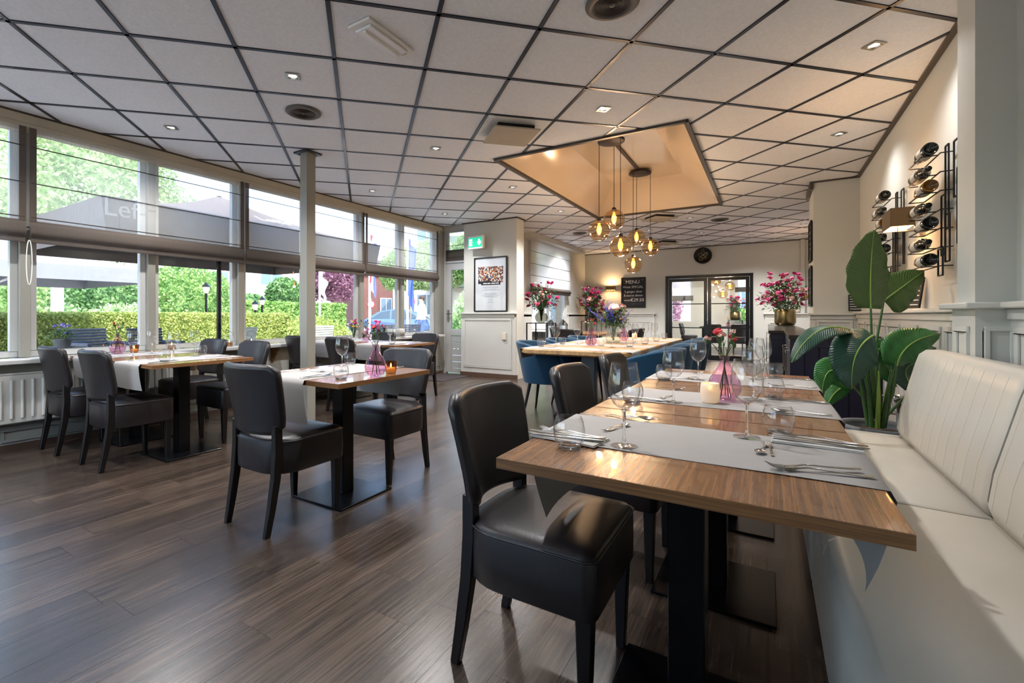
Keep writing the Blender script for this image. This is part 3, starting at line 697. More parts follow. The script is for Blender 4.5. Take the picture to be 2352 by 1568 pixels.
def strip(mb, secs, n=8):              # flat tapered bar: (y, half width, z, thickness)
    rs = []
    for y, w, z, th in secs:
        rs.append([(w * math.cos(2*math.pi*j/n), y, z + th * math.sin(2*math.pi*j/n)) for j in range(n)])
    mb.rings(rs)
HND = [(-.10, .003, .004, .001), (-.098, .0065, .004, .0014), (-.08, .0062, .0035, .0016), (-.03, .0042, .006, .0016), (.0, .003, .009, .0017), (.02, .003, .0095, .0017)]
def make_fork():
    mb = MB(); strip(mb, HND + [(.035, .005, .007, .0014), (.045, .0105, .005, .0012), (.055, .012, .0045, .0011), (.06, .012, .0045, .001)])
    for x in (-.0098, -.0033, .0033, .0098): mb.tube([(x, .058, .0045), (x, .075, .005), (x * .97, .09, .009), (x * .95, .098, .013)], [.0018, .0016, .0013, .0006], 6)
    return tag(mb.obj('dinner_fork', M['steel']), 'x', 'fork')
def make_knife():
    mb = MB(); strip(mb, [(-.105, .003, .004, .0015), (-.10, .0072, .004, .0026), (-.06, .007, .004, .0028), (-.01, .0055, .0042, .0024), (.0, .005, .0042, .0018), (.015, .0075, .0042, .0009), (.06, .0085, .0042, .0007), (.1, .0075, .0042, .0006), (.112, .002, .0042, .0004)])
    return tag(mb.obj('table_knife', M['steel']), 'x', 'knife')
def make_spoon():
    mb = MB(); strip(mb, HND)
    def bowl(u, v):
        a = 2 * u - 1; y = .02 + .06 * v; hw = .019 * math.sqrt(max(.02, 1 - (2 * v - 1.05) ** 2 * .9)); return (a * hw, y, .0095 - .007 * (1 - a * a) * math.sin(math.pi * min(1, v * .95 + .05)) + .001)
    mb.slab(bowl, 8, 10, .0012); return tag(mb.obj('spoon', M['steel']), 'x', 'spoon')
fork0, knife0, spoon0 = proto(make_fork()), proto(make_knife()), proto(make_spoon())
def small(p, name):
    c = p.copy(); COL.objects.link(c); c.data = p.data.copy(); c.data.transform(Matrix.Scale(.62, 4)); c.name = name; return proto(c)
dfork0, dspoon0 = small(fork0, 'dessert_fork'), small(spoon0, 'dessert_spoon')
nap0 = proto(tag(MB().box(-.05, .05, -.1, .1, 0, .003).box(-.048, .049, -.098, .098, .0034, .0058).obj('paper_napkin', M['napkin'], bev=.0008, seg=1), 'x', 'napkin'))

def bud(mb, c, r, n, m=None):          # ruffled blossom of small petals
    for k in range(n):
        a = 2.4 * k; t = k / n; rr = r * (.25 + .75 * t)
        mb.at((c[0] + math.cos(a) * rr * .5, c[1] + math.sin(a) * rr * .5, c[2] + r * .5 * (1 - t)), (R(65 * t) * math.sin(a) * -1, R(65 * t) * math.cos(a), a))
        mb.add([(-r*.35, -r*.25, 0), (r*.4, -r*.32, r*.12), (r*.62, 0, r*.02), (r*.4, r*.32, r*.14), (-r*.35, r*.25, 0)], [(0, 1, 2, 3, 4)], True)
    mb.at()
BL = {}
def blossom(kind, r):
    key = (kind, r)
    if key not in BL:
        mb = MB(); bud(mb, (0, 0, 0), r, 16); mb.sphere((0, 0, r * .12), r * .42, 8, 5); me = mb.mesh('blossom'); me.materials.append(PET[kind]); BL[key] = me
    return BL[key]
def leafquad(mb, p, d, w, l, up=Vector((0, 0, 1))):
    d = Vector(d).normalized(); s = d.cross(up); s = s.normalized() if s.length > 1e-3 else Vector((1, 0, 0)); p = Vector(p); n = s.cross(d)
    mb.add([p, p + d*l*.35 + s*w*.5 + n*w*.12, p + d*l, p + d*l*.35 - s*w*.5 + n*w*.12], [(0, 1, 2, 3)])
# purple bud vase with carnations
VPROF = [(.001, .001), (.03, .001), (.045, .008), (.06, .035), (.0625, .058), (.055, .085), (.040, .112), (.026, .135), (.0185, .155), (.017, .168), (.0205, .182)]
def make_vase(cols, seed, m='purple_t'):
    r = random.Random(seed); t = thing('bud_vase', 'x', 'vase')
    inn = [(max(.0008, a - .0022), z + (.006 if i < 3 else .001)) for i, (a, z) in enumerate(VPROF)][::-1]; inn[0] = (.0185, .182)
    MB().lathe(VPROF + inn, 28, closed=True).obj('vase_body', M[m], t)
    sm = MB(); lf = MB()
    for k, (c, rr) in enumerate(cols):
        a = 2 * math.pi * k / len(cols) + r.uniform(-.3, .3); sp = r.uniform(.02, .075); h = r.uniform(.225, .29)
        tip = Vector((math.cos(a) * sp, math.sin(a) * sp, h)); base = Vector((-math.cos(a) * .025, -math.sin(a) * .025, .012)); neck = Vector((math.cos(a) * .006, math.sin(a) * .006, .17))
        MB().tube([base, base.lerp(neck, .55), neck, neck.lerp(tip, .5) + Vector((0, 0, .008)), tip], .0017, 6).obj('flower_stem', M['stem'], t)
        MB().at(tip - Vector((0, 0, .012))).lathe([(.001, -.012), (.0055, -.006), (.0065, .004), (.005, .012)], 8).obj('calyx', M['stem'], t)
        if c: b = link(blossom(c, rr), 'blossom', None, t, tip); b.rotation_euler = (r.uniform(-.3, .3) - math.sin(a) * .5, math.cos(a) * .5, a)
        for _ in range(2): leafquad(lf, neck.lerp(tip, r.uniform(.1, .8)), (r.uniform(-1, 1), r.uniform(-1, 1), .8), .006, .035)
    tag(lf.obj('leaf_blades', M['stem'], t), kind='stuff'); return t
vaseA = proto(make_vase([('red', .021), ('red', .019), ('red', .02), ('pale', .017), ('pale', .018), ('pale', .015), (None, 0), (None, 0)], 3))
vaseB = proto(make_vase([('wine', .012), ('wine', .014), ('red', .015), ('pale', .015), (None, 0)], 5))
def make_candle(kind):
    t = thing('candle_holder', 'x', 'candle holder')
    if kind == 'white':
        o = [(.001, 0), (.026, 0), (.031, .003), (.0345, .02), (.036, .045), (.0345, .065), (.032, .078)]; i = [(.029, .078), (.0315, .064), (.033, .045), (.0315, .026), (.028, .016), (.001, .016)]
        MB().lathe(o + i, 24, closed=True).obj('glass_base', M['frost'], t); MB().lathe([(.001, .0165), (.026, .0165), (.0305, .045), (.029, .05), (.001, .051)], 16).obj('wax', M['wax'], t); z = .052
    elif kind == 'amber':
        o = [(.001, 0), (.027, 0), (.030, .003), (.034, .03), (.04, .075)]; i = [(.0385, .075), (.0325, .03), (.028, .011), (.001, .01)]
        MB().lathe(o + i, 24, closed=True).obj('glass_base', M['amberpot'], t); MB().lathe([(.001, .011), (.026, .011), (.027, .035), (.001, .035)], 16).obj('wax', M['wax'], t); z = .037
    else:
        o = [(.001, 0), (.045, 0), (.052, .006), (.054, .1), (.048, .125), (.042, .135)]; i = [(.0405, .135), (.0465, .124), (.052, .1), (.05, .01), (.001, .006)]
        MB().lathe(o + i, 24, closed=True).obj('glass_base', M['clear'], t); MB().lathe([(.001, .008), (.035, .008), (.035, .05), (.001, .05)], 16).obj('wax', M['amberpot'], t); MB().tube([(.05, 0, .13), (.05, 0, .16), (0, 0, .17), (-.05, 0, .16), (-.05, 0, .13)], .002, 6).obj('wire_handle', M['black'], t); z = .052
    MB().lathe([(.0003, 0), (.0035, .006), (.0045, .011), (.003, .018), (.0003, .027)], 8, (0, 0, z)).obj('flame', M['flame'], t)
    return t
canW, canA, canJ = proto(make_candle('white')), proto(make_candle('amber')), proto(make_candle('jar'))
Z75 = .7505; ZR = .7525
WG, TG, CG = 'wine glasses set on the tables', 'water tumblers set on the tables', 'cutlery laid on the tables'
def wg(x, y, l, z=ZR): place(wine0, (x, y, z), rnd.uniform(0, 6), 'clear stemmed wine glass ' + l, WG)
def tm(x, y, l, z=ZR): place(tum0, (x, y, z), rnd.uniform(0, 6), 'round clear water tumbler ' + l, TG)
def cut(p, x, y, rz, l, z=ZR): place(p, (x, y, z), R(rz), l, CG)
# nearest bench table
wg(-.322, 1.275, 'on the chair side of the nearest bench table'); wg(-.05, 1.555, 'on the bench side of the nearest bench table')
tm(-.443, 1.19, 'at the front edge of the nearest bench table', Z75); tm(.027, 1.655, 'in front of the laid knives on the nearest table, bench side', Z75)
place(nap0, (-.475, 1.275, ZR), R(82), 'folded paper napkin under cutlery at the chair side of the nearest table', 'paper napkins'); place(nap0, (.11, 1.575, ZR), R(88), 'folded paper napkin under the knives at the bench side of the nearest table', 'paper napkins')
for k, (dx, dy) in enumerate(((0, -.025), (-.01, 0), (.0, .022))): cut((knife0, knife0, fork0)[k], -.475 + dx, 1.275 + dy, 94 - 3 * k, ('steel table knife nearest to the front edge on the chair-side napkin of the nearest table', 'second steel knife on the chair-side napkin of the nearest table', 'steel dinner fork on the chair-side napkin of the nearest table')[k], ZR + .0062)
cut(dfork0, -.402, 1.452, 170, 'small steel dessert fork crossing a spoon, chair side of the nearest table'); cut(dspoon0, -.385, 1.475, -15, 'small steel dessert spoon by the wine glass, chair side of the nearest table')
cut(fork0, -.46, 1.625, -82, 'steel dinner fork on the far edge of the nearest runner, chair side', Z75); cut(spoon0, -.385, 1.64, -100, 'steel spoon on the far edge of the nearest runner, chair side', Z75)
for k in range(3): cut((fork0, knife0, knife0)[k], .115, 1.60 - .024 * k, (82, 88, 86)[k], ('steel dinner fork at the top of the bench-side napkin, nearest table', 'steel knife in the middle of the bench-side napkin, nearest table', 'steel knife at the lower edge of the bench-side napkin, nearest table')[k], ZR + .0062)
cut(dfork0, .006, 1.44, 4, 'small steel dessert fork lying alone on the runner, bench side of the nearest table'); cut(dspoon0, -.012, 1.425, 172, 'small steel dessert spoon beside the dessert fork, bench side of the nearest table')
cut(fork0, .095, 1.285, 101, 'steel dinner fork, front one of the crossed pair by the bench corner'); cut(fork0, .085, 1.296, 117, 'steel dinner fork, rear one of the crossed pair by the bench corner', ZR + .004)
# middle bench table
wg(-.318, 2.025, 'on the chair side of the middle bench table'); wg(-.05, 2.26, 'on the bench side of the middle bench table')
tm(-.458, 1.945, 'on the chair side of the middle bench table', Z75); tm(.02, 2.36, 'on the bench side of the middle bench table', Z75)
place(canW, (-.194, 2.10, ZR), 0, 'white frosted glass candle holder burning on the middle bench table', 'lit candles'); place(vaseA, (-.15, 2.20, ZR), 1.2, 'purple glass vase of red and pink carnations on the middle bench table', 'purple bud vases')
cut(knife0, -.43, 2.04, 75, 'steel knife on the runner of the middle bench table, chair side'); cut(dfork0, -.36, 2.13, 165, 'small dessert fork on the middle bench table, chair side'); cut(fork0, -.46, 2.015, 88, 'steel fork on the runner of the middle bench table, chair side'); cut(fork0, -.42, 2.37, -80, 'steel fork at the far edge of the middle runner, chair side', Z75)
cut(knife0, .1, 2.31, 86, 'steel knife on the middle bench table, bench side'); cut(fork0, .1, 2.335, 84, 'steel fork on the middle bench table, bench side'); cut(spoon0, .09, 2.02, 100, 'steel spoon at the near edge of the middle runner, bench side')
# last bench table
wg(-.316, 2.80, 'on the chair side of the last bench table'); wg(-.05, 2.98, 'on the bench side of the last bench table'); wg(-.02, 3.08, 'at the far bench-side corner of the last bench table')
tm(-.472, 2.70, 'on the chair side of the last bench table', Z75); tm(.034, 3.13, 'on the bench side of the last bench table', Z75)
cut(knife0, -.44, 2.80, 84, 'steel knife on the last bench table, chair side'); cut(dfork0, -.36, 2.86, 160, 'small dessert fork on the last bench table, chair side'); cut(fork0, -.42, 3.08, -85, 'steel fork at the far edge of the last runner, chair side'); cut(fork0, .1, 2.76, 97, 'steel fork on the last bench table near the bench'); cut(knife0, .1, 3.09, 88, 'steel knife on the last bench table near the bench')
# middle table
tm(-1.975, 1.80, 'at the front of the middle table', Z75); wg(-2.235, 2.045, 'standing on the runner of the middle table'); tm(-2.50, 2.36, 'at the far corner of the middle table')
place(vaseB, (-1.905, 1.995, Z75), 0, 'purple glass vase with fading carnations on the middle table', 'purple bud vases'); place(canA, (-1.914, 2.135, Z75), 0, 'amber glass candle holder burning beside the vase on the middle table', 'lit candles')
cut(knife0, -2.14, 1.785, -8, 'steel knife at the front of the middle table runner'); cut(fork0, -2.165, 1.79, -12, 'steel fork beside the knife on the middle table runner'); cut(dfork0, -2.27, 1.95, -70, 'small dessert fork across the middle table runner'); cut(dspoon0, -2.33, 1.94, -80, 'small dessert spoon across the middle table runner'); cut(fork0, -2.47, 1.87, -20, 'steel fork at the left edge of the middle table'); cut(knife0, -2.08, 2.33, 172, 'steel knife at the far side of the middle table'); cut(fork0, -2.44, 2.3, 170, 'steel fork at the far left of the middle table')
# left window tables
wg(-4.418, 1.79, 'left of the table pair at the left windows'); wg(-4.745, 2.075, 'nearest the sill on the left window table'); wg(-3.864, 1.84, 'at the room side of the left window tables'); wg(-4.10, 2.12, 'at the far side of the left window tables')
tm(-3.823, 1.757, 'at the front of the left window tables'); tm(-4.25, 2.26, 'at the far side of the left window tables'); place(vaseB, (-4.94, 1.88, ZR), 2, 'purple bud vase on the left table pushed up to the sill', 'purple bud vases'); place(canA, (-4.985, 2.03, ZR), 0, 'small lit candle glass beside the vase on the left window table', 'lit candles')
cut(knife0, -3.82, 1.72, 25, 'steel knife at the front of the left window table'); cut(fork0, -4.08, 1.72, -5, 'steel fork at the front of the left window table'); cut(knife0, -4.62, 1.73, 8, 'steel knife on the left table near the sill'); cut(fork0, -4.86, 1.72, 0, 'steel fork on the left table near the sill'); cut(knife0, -3.88, 2.2, 175, 'steel knife at the far side of the left window table'); cut(fork0, -4.12, 2.22, 180, 'steel fork at the far side of the left window table')
# far left tables
tm(-3.841, 4.305, 'at the corner of the far left table', Z75); wg(-3.96, 4.40, 'on the runner of the far left table'); wg(-4.15, 4.62, 'in the middle of the far left table'); place(vaseB, (-4.72, 4.75, ZR), 4, 'purple bud vase on the far left table by the window', 'purple bud vases')
cut(fork0, -4.08, 4.70, 178, 'steel fork at the far side of the far left table'); cut(knife0, -3.88, 4.72, 178, 'steel knife at the far side of the far left table'); cut(knife0, -4.6, 4.28, 0, 'steel knife on the far left table behind the column')
# ------------------------------------------------------------------ long oak table with blue tub chairs
OX, OY0, OY1 = -1.56, 4.23, 7.3
ot = thing('oak_dining_table', 'long solid oak dining table with cut corners under the globe pendants', 'table', (OX, OY0, 0)); L = OY1 - OY0
def cutpoly(w, y0, y1, c): return [(-w + c, y0), (w - c, y0), (w, y0 + c), (w, y1 - c), (w - c, y1), (-w + c, y1), (-w, y1 - c), (-w, y0 + c)]
p0 = cutpoly(.545, 0, L, .07); p1 = cutpoly(.515, .03, L - .03, .075)
MB().rings([[(x, y, .713) for x, y in p1], [(x, y, .728) for x, y in p0], [(x, y, .762) for x, y in p0], [(x, y, .77) for x, y in cutpoly(.535, .008, L - .008, .07)]], False).obj('tabletop', M['oak'], ot)
for y in (.55, L - .55):
    MB().box(-.07, .07, y - .05, y + .05, .05, .713).obj('leg', mat('grey_steel', '#4a4e55', .35, .6), ot, bev=.004, seg=1)
    MB().box(-.38, .38, y - .05, y + .05, 0, .05).obj('foot_bar', M['black'], ot, bev=.004, seg=1)
    MB().box(-.4, .4, y - .04, y + .04, .70, .713).obj('mounting_plate', M['black'], ot)
def make_tub():
    t = thing('tub_chair', 'x', 'chair')
    def shell(u, v):
        a = (u - .5) * 2; th = R(128) * a; k = abs(a)
        ztop = .80 - .04 * k - .22 * max(0, k - .45) ** 1.3; zb = .36
        z = zb + (ztop - zb) * v
        rad = .225 + .085 * v * (1 - .25 * k * k)
        y = -math.cos(th) * rad * 1.02 + .01; x = math.sin(th) * rad * 1.04
        if k > .55: y = y + (k - .55) * .22 * (1 - v * .75); x *= 1 + .04 * (k - .55)
        return (x, y, z)
    MB().slab(shell, 32, 10, .036).obj('shell', M['velvet'], t)
    rim = [shell(0, i / 8) for i in range(9)] + [shell(i / 32, 1) for i in range(1, 33)] + [shell(1, 1 - i / 8) for i in range(1, 9)]
    MB().tube(rim, .0185, 8).obj('welt', M['velvet'], t)
    o = dshape(.235, -.2, .255, .08, .16)
    MB().rings([[(x, y, z) for x, y in inset(o, k)] for k, z in ((.93, .365), (.99, .375), (1, .41), (.98, .445), (.9, .462), (.6, .472), (.2, .475))]).obj('seat', M['velvet'], t)
    for sx in (-1, 1):
        for sy in (-1, 1): MB().tube([(sx * .15, sy * .14 + .02, .37), (sx * .215, sy * .2 + .02, 0)], [.02, .011], 12).obj('leg', M['legwood'], t)
    return t
tub0 = proto(make_tub())
for x, y, rz, l in ((-2.12, 4.93, -84, 'blue velvet tub chair at the near left end of the oak table, back to us'), (-2.08, 5.68, -90, 'blue velvet tub chair in the middle of the left side of the oak table'), (-2.08, 6.45, -90, 'blue velvet tub chair at the far left of the oak table'),
                    (-.92, 4.47, 88, 'blue velvet tub chair at the near right end of the oak table'), (-.93, 5.22, 90, 'blue velvet tub chair in the middle of the right side of the oak table'), (-.92, 6.02, 90, 'blue velvet tub chair third along the right side of the oak table'), (-.93, 6.8, 90, 'blue velvet tub chair at the far right end of the oak table')):
    place(tub0, (x, y, 0), R(rz), l, 'blue tub chairs around the oak table')
for k, (y0, y1) in enumerate(((4.27, 4.6), (4.95, 5.32), (5.66, 6.02), (6.36, 6.72))):
    runner(OX, (y0 + y1) / 2, 90, .535, y1 - y0, .05, .11, ('first', 'second', 'third', 'fourth')[k] + ' paper runner from the near end of the oak table', .7715, .02)
ZO, ZP = .7735, .7705
wg(-1.874, 4.65, 'at the near left of the oak table', ZO); wg(-1.829, 5.18, 'second along the left side of the oak table', ZO); wg(-1.331, 4.80, 'at the near right of the oak table', ZP); wg(-1.36, 5.9, 'third along the right side of the oak table', ZO); wg(-1.36, 6.49, 'fourth along the right side of the oak table', ZO); wg(-1.337, 6.95, 'at the far right of the oak table', ZP); wg(-1.78, 5.8, 'third along the left side of the oak table', ZO)
tm(-2.0, 4.55, 'at the near left corner of the oak table', ZO); tm(-1.975, 5.09, 'second along the left side of the oak table', ZO); tm(-1.204, 4.99, 'at the near right of the oak table', ZO); tm(-1.184, 5.6, 'second along the right side of the oak table', ZP); tm(-1.192, 6.3, 'third along the right side of the oak table', ZP); tm(-1.224, 7.04, 'at the far right corner of the oak table', ZP); tm(-1.9, 5.85, 'third along the left side of the oak table', ZO)
vaseC = proto(make_vase([('red', .02), ('red', .021), ('pale', .015), ('white', .012), (None, 0)], 9))
place(vaseC, (-1.615, 5.0, ZO), .5, 'purple bud vase with two red carnations on the oak table, left of the big bouquet', 'purple bud vases'); place(vaseC, (-1.60, 6.33, ZP), 2.5, 'purple bud vase behind the big bouquet on the oak table', 'purple bud vases')
place(canW, (-1.524, 5.06, ZO), 0, 'white candle glass beside the purple vase on the oak table', 'lit candles'); place(canW, (-1.574, 6.8, ZP), 0, 'white candle glass near the far end of the oak table', 'lit candles')
for k, (x, y, rz) in enumerate(((-1.9, 4.45, 80), (-1.95, 4.8, 95), (-1.9, 5.3, 85), (-1.25, 4.4, 100), (-1.2, 4.75, 80), (-1.22, 5.25, 95))):
    cut((knife0, fork0)[k % 2], x, y, rz, ('steel knife', 'steel fork')[k % 2] + (' left side of the oak table, nearest end', ' left side of the oak table, second place', ' left side of the oak table, third place', ' right side of the oak table, nearest end', ' right side of the oak table, second place', ' right side of the oak table, third place')[k], ZO)

# bouquets
def bouquet(name, label, loc, vprof, vm, spread, height, flowers, seed, greens=70, cat='flower vase', base=.0, lean=(0, 0), leafm='stem'):
    r = random.Random(seed); t = thing(name, label, cat, loc)
    inn = [(max(.001, a - .004), z + (.012 if i < 2 else 0)) for i, (a, z) in enumerate(vprof)][::-1]
    MB().lathe(vprof + inn, 28, closed=True).obj('vase_body', M[vm], t)
    zt = vprof[-1][1]; rt = vprof[-1][0]; lf = MB(); st = MB()
    for kind, n, sz, hmin, hmax, spike in flowers:
        for k in range(n):
            a = r.uniform(0, 2 * math.pi); h = r.uniform(hmin, hmax); sp = spread * (r.uniform(.15, 1) ** .7) * (1.15 - .45 * (h - hmin) / (hmax - hmin + .01))
            tip = Vector((math.cos(a) * sp + lean[0] * h, math.sin(a) * sp + lean[1] * h, zt + h)); nk = Vector((math.cos(a) * rt * .6, math.sin(a) * rt * .6, zt - .01))
            st.tube([(0 + nk.x * .3, nk.y * .3, .03), nk, nk.lerp(tip, .55) + Vector((0, 0, .03)), tip], .003, 5)
            if spike:
                o = MB(); d = (tip - nk).normalized()
                for q in range(16):
                    pp = d * (q * sz * .55); bud(o, (pp.x + r.uniform(-1, 1) * sz * .5, pp.y + r.uniform(-1, 1) * sz * .5, pp.z), sz * (1 - q / 24), 6)
                o.obj('flower_spike', PET[kind], t, loc=tip - d * sz * 3)
            else:
                b = link(blossom(kind, sz), 'blossom', None, t, tip); b.rotation_euler = (r.uniform(-.6, .6), r.uniform(-.6, .6), r.uniform(0, 6))
    for k in range(greens):
        a = r.uniform(0, 2 * math.pi); h = r.uniform(.0, .75) ** 1.2 * height; sp = r.uniform(.2, 1) * spread * .9; p = Vector((math.cos(a) * sp + lean[0] * h, math.sin(a) * sp + lean[1] * h, zt + h))
        for q in range(7): leafquad(lf, p + Vector((r.uniform(-1, 1), r.uniform(-1, 1), r.uniform(-1, 1))) * spread * .13, (math.cos(a) + r.uniform(-.7, .7), math.sin(a) + r.uniform(-.7, .7), r.uniform(-.5, .9)), spread * .085, spread * r.uniform(.16, .28))
    tag(st.obj('stems', M['stem'], t), kind='stuff'); tag(lf.obj('foliage', M[leafm], t), kind='stuff'); return t
bouquet('flower_vase', 'big bouquet with pink rose and blue delphinium on the oak table', (-1.568, 5.69, ZO), [(.001, 0), (.07, 0), (.082, .008), (.086, .05), (.08, .12), (.062, .165), (.055, .18)], 'green_t', .19, .3, [('pale', 2, .07, .2, .25, 0), ('blue', 4, .03, .12, .24, 1), ('lilac', 5, .024, .08, .22, 1), ('wine', 6, .035, .12, .26, 0), ('white', 3, .02, .05, .2, 0)], 21, 170, leafm='leaf')
bouquet('flower_vase', 'wild bouquet in a round smoked glass vase on the black stand beside the alcove window', (-3.52, 8.02, .968), [(.001, 0), (.05, 0), (.09, .02), (.118, .07), (.12, .11), (.1, .155), (.065, .19), (.055, .24)], 'smoke_t', .3, .5, [('pink', 14, .05, .05, .35, 0), ('hot', 12, .05, .2, .5, 0), ('white', 18, .022, .1, .5, 0), ('pale', 4, .045, .1, .35, 0), ('wine', 10, .02, .2, .55, 0)], 33, 110)
PROFB = [(.001, 0), (.13, 0), (.15, .02), (.165, .06), (.165, .22), (.155, .26), (.13, .285)]
bouquet('flower_vase', 'magenta and lilac bouquet in a smoked glass pot on the back corner stand', (-3.86, 12.0, .955), PROFB, 'smoke_t', .36, .6, [('hot', 28, .055, .1, .6, 0), ('pink', 26, .055, .1, .55, 0), ('pale', 4, .09, .2, .4, 0), ('lilac', 6, .03, .1, .4, 1), ('white', 8, .03, .2, .65, 0)], 44, 100)
bouquet('flower_vase', 'pink and magenta bouquet in a brushed brass pot on the long dark sideboard', (.285, 10.75, .905), [(.001, 0), (.13, 0), (.155, .02), (.175, .07), (.172, .26), (.165, .31), (.16, .315)], 'brass', .45, .66, [('pink', 36, .06, .05, .6, 0), ('hot', 22, .055, .1, .68, 0), ('pale', 12, .06, .1, .4, 0), ('yellow', 3, .05, .1, .3, 0)], 55, 90)
def stand(label, x, y, s, h):
    t = thing('plant_stand', label, 'plant stand', (x, y, 0), 0, 'black wire plant stands')
    for a in (-1, 1):
        for b in (-1, 1): MB().box(a * s - .01, a * s + .01, b * s - .01, b * s + .01, 0, h).obj('leg', M['black'], t)
    MB().box(-s - .01, s + .01, -s - .01, s + .01, h - .015, h).obj('top', M['black'], t)
stand('tall black metal stand carrying the round smoked vase', -3.52, 8.02, .2, .966); stand('tall black metal stand in the back corner under the magenta bouquet', -3.86, 12.0, .2, .953)
# dark table group by the alcove window
t = thing('black_dining_table', 'dark table in the alcove behind the oak table', 'table', (-3.0, 9.4, 0))
MB().box(-.4, .4, -.8, .8, .72, .75).obj('tabletop', M['laminate'], t)
for a in (-.34, .34):
    for b in (-.7, .7): MB().box(a - .03, a + .03, b - .03, b + .03, 0, .72).obj('leg', M['black'], t)
place(vaseC, (-3.0, 9.3, .7505), 1, 'purple bud vase with red flowers on the alcove table', 'purple bud vases')
for x, y, rz, l in ((-3.0, 8.3, 0, 'dark chair at the near end of the alcove table'), (-2.35, 9.1, 90, 'dark chair at the right of the alcove table, nearer one'), (-2.35, 9.75, 90, 'dark chair at the right of the alcove table, farther one'), (-3.62, 9.4, -90, 'dark chair between the alcove table and its window')): chair(x, y, rz, l, 'dark chairs at the alcove table')
# lanterns on the alcove sill
def lantern(x, y, l):
    t = thing('lantern', l, 'lantern', (x, y, .441), .2, 'silver lanterns on the alcove sill')
    for a in (-.1, .1):
        for b in (-.1, .1): MB().box(a - .008, a + .008, b - .008, b + .008, .02, .42).obj('corner_post', M['chrome'], t)
    MB().box(-.115, .115, -.115, .115, 0, .02).obj('base', M['chrome'], t); MB().box(-.115, .115, -.115, .115, .42, .435).obj('top_frame', M['chrome'], t)
    MB().taper((0, 0, .435), (.115, .115), (0, 0, .56), (.025, .025)).obj('roof', M['chrome'], t)
    MB().tube([(math.cos(a) * .04, 0, .60 + math.sin(a) * .045) for a in [R(i * 30) for i in range(13)]], .005, 6).obj('ring', M['chrome'], t)
    for k in range(4):
        mb = MB().at((0, 0, 0), (0, 0, R(90 * k))); mb.box(-.092, .092, .1, .102, .02, .42); mb.obj('glass_pane', M['pane'], t)
    MB().lathe([(.001, .02), (.035, .02), (.035, .15), (.001, .15)], 14).obj('candle', M['wax'], t)
lantern(-4.17, 10.05, 'silver house-shaped lantern on the alcove sill, left of the two'); lantern(-4.17, 10.75, 'silver house-shaped lantern on the alcove sill, right of the two')

# ------------------------------------------------------------------ cream bench
def bench(y0, y1, label):
    t = thing('upholstered_bench', label, 'bench', (.15, y0, 0), 0, 'cream bench sections along the right wall'); L = y1 - y0
    def sec(y, k):                      # rounded seat section
        pr = [(.0, .09), (-.012, .12), (-.012, .40), (0, .438), (.03, .456), (.25, .464), (.45, .458), (.48, .44), (.48, .09)]
        cx, cz = .24, .27; return [(cx + (x - cx) * k, y, cz + (z - cz) * k) for x, z in pr]
    MB().rings([sec(0.004, .97), sec(.012, 1), sec(L - .012, 1), sec(L - .004, .97)]).obj('seat', M['cream'], t)
    MB().box(.05, .46, .02, L - .02, 0, .09).obj('plinth', M['black'], t)
    def bsec(y, k):
        pr = [(.445, .458), (.432, .50), (.445, .60), (.505, .85), (.52, .90), (.545, .922), (.60, .925), (.64, .905), (.655, .86), (.64, .30), (.50, .30), (.48, .44)]
        cx, cz = .56, .65; return [(cx + (x - cx) * k, y, cz + (z - cz) * k) for x, z in pr]
    MB().rings([bsec(.004, .93), bsec(.012, .97), bsec(.035, 1), bsec(L - .035, 1), bsec(L - .012, .97), bsec(L - .004, .93)]).obj('backrest', M['cream'], t)
    y = .1
    seamm = mat('seam_thread', '#e2dccd', .6)
    while y < L - .05:
        MB().tube([(.431, y, .50), (.444, y, .60), (.504, y, .85), (.519, y, .90)], .0005, 4).obj('seam', seamm, t); y += .105
bench(2.14, 3.36, 'cream leatherette bench section with stitched back beside the potted plant'); bench(.4, 2.13, 'cream leatherette bench section in the right foreground'); bench(-1.2, .39, 'cream leatherette bench section behind the camera')

# ------------------------------------------------------------------ dark bar cabinets
def cabinet(name, label, x0, x1, y0, y1, h, planks, nd):
    t = thing(name, label, 'cabinet', ((x0), y0, 0)); w = x1 - x0; L = y1 - y0
    MB().box(.012, w, .012, L, .0, h - .04).obj('body', M['navy'], t)
    MB().box(-.02, w, -.02, L, h - .04, h).obj('worktop', M['counter'], t, bev=.004)
    for k in range(planks):
        a = w / planks * k; MB().box(a + .004, a + w / planks - .004, 0, .012, .05, h - .12).obj('plank', M['navy'], t, bev=.003, seg=1)
    if planks: MB().box(0, w, -.003, .012, h - .12, h - .04).obj('rail', M['navy'], t)
    for k in range(nd):
        a = L / nd * k; d = MB().box(-.006, .012, a + .006, a + L / nd - .006, .06, h - .06).obj('door', M['navy'], t, bev=.003, seg=1)
        MB().tube([(-.006, a + .06, .48), (-.04, a + .06, .48), (-.04, a + .06, .74), (-.006, a + .06, .74)], .006, 8).obj('handle', M['nickel'], d)
    return t
cb = cabinet('bar_cabinet', 'navy boarded bar cabinet behind the potted plant', .2, .9, 5.8, 7.3, .9, 6, 3)
MB().box(.18, .62, .2, 1.1, .9, .904).obj('worktop_inset', M['steel_black'], cb)
cabinet('sideboard', 'long dark sideboard with bar handles carrying the brass pot', .03, .46, 7.36, 12.6, .9, 2, 8)
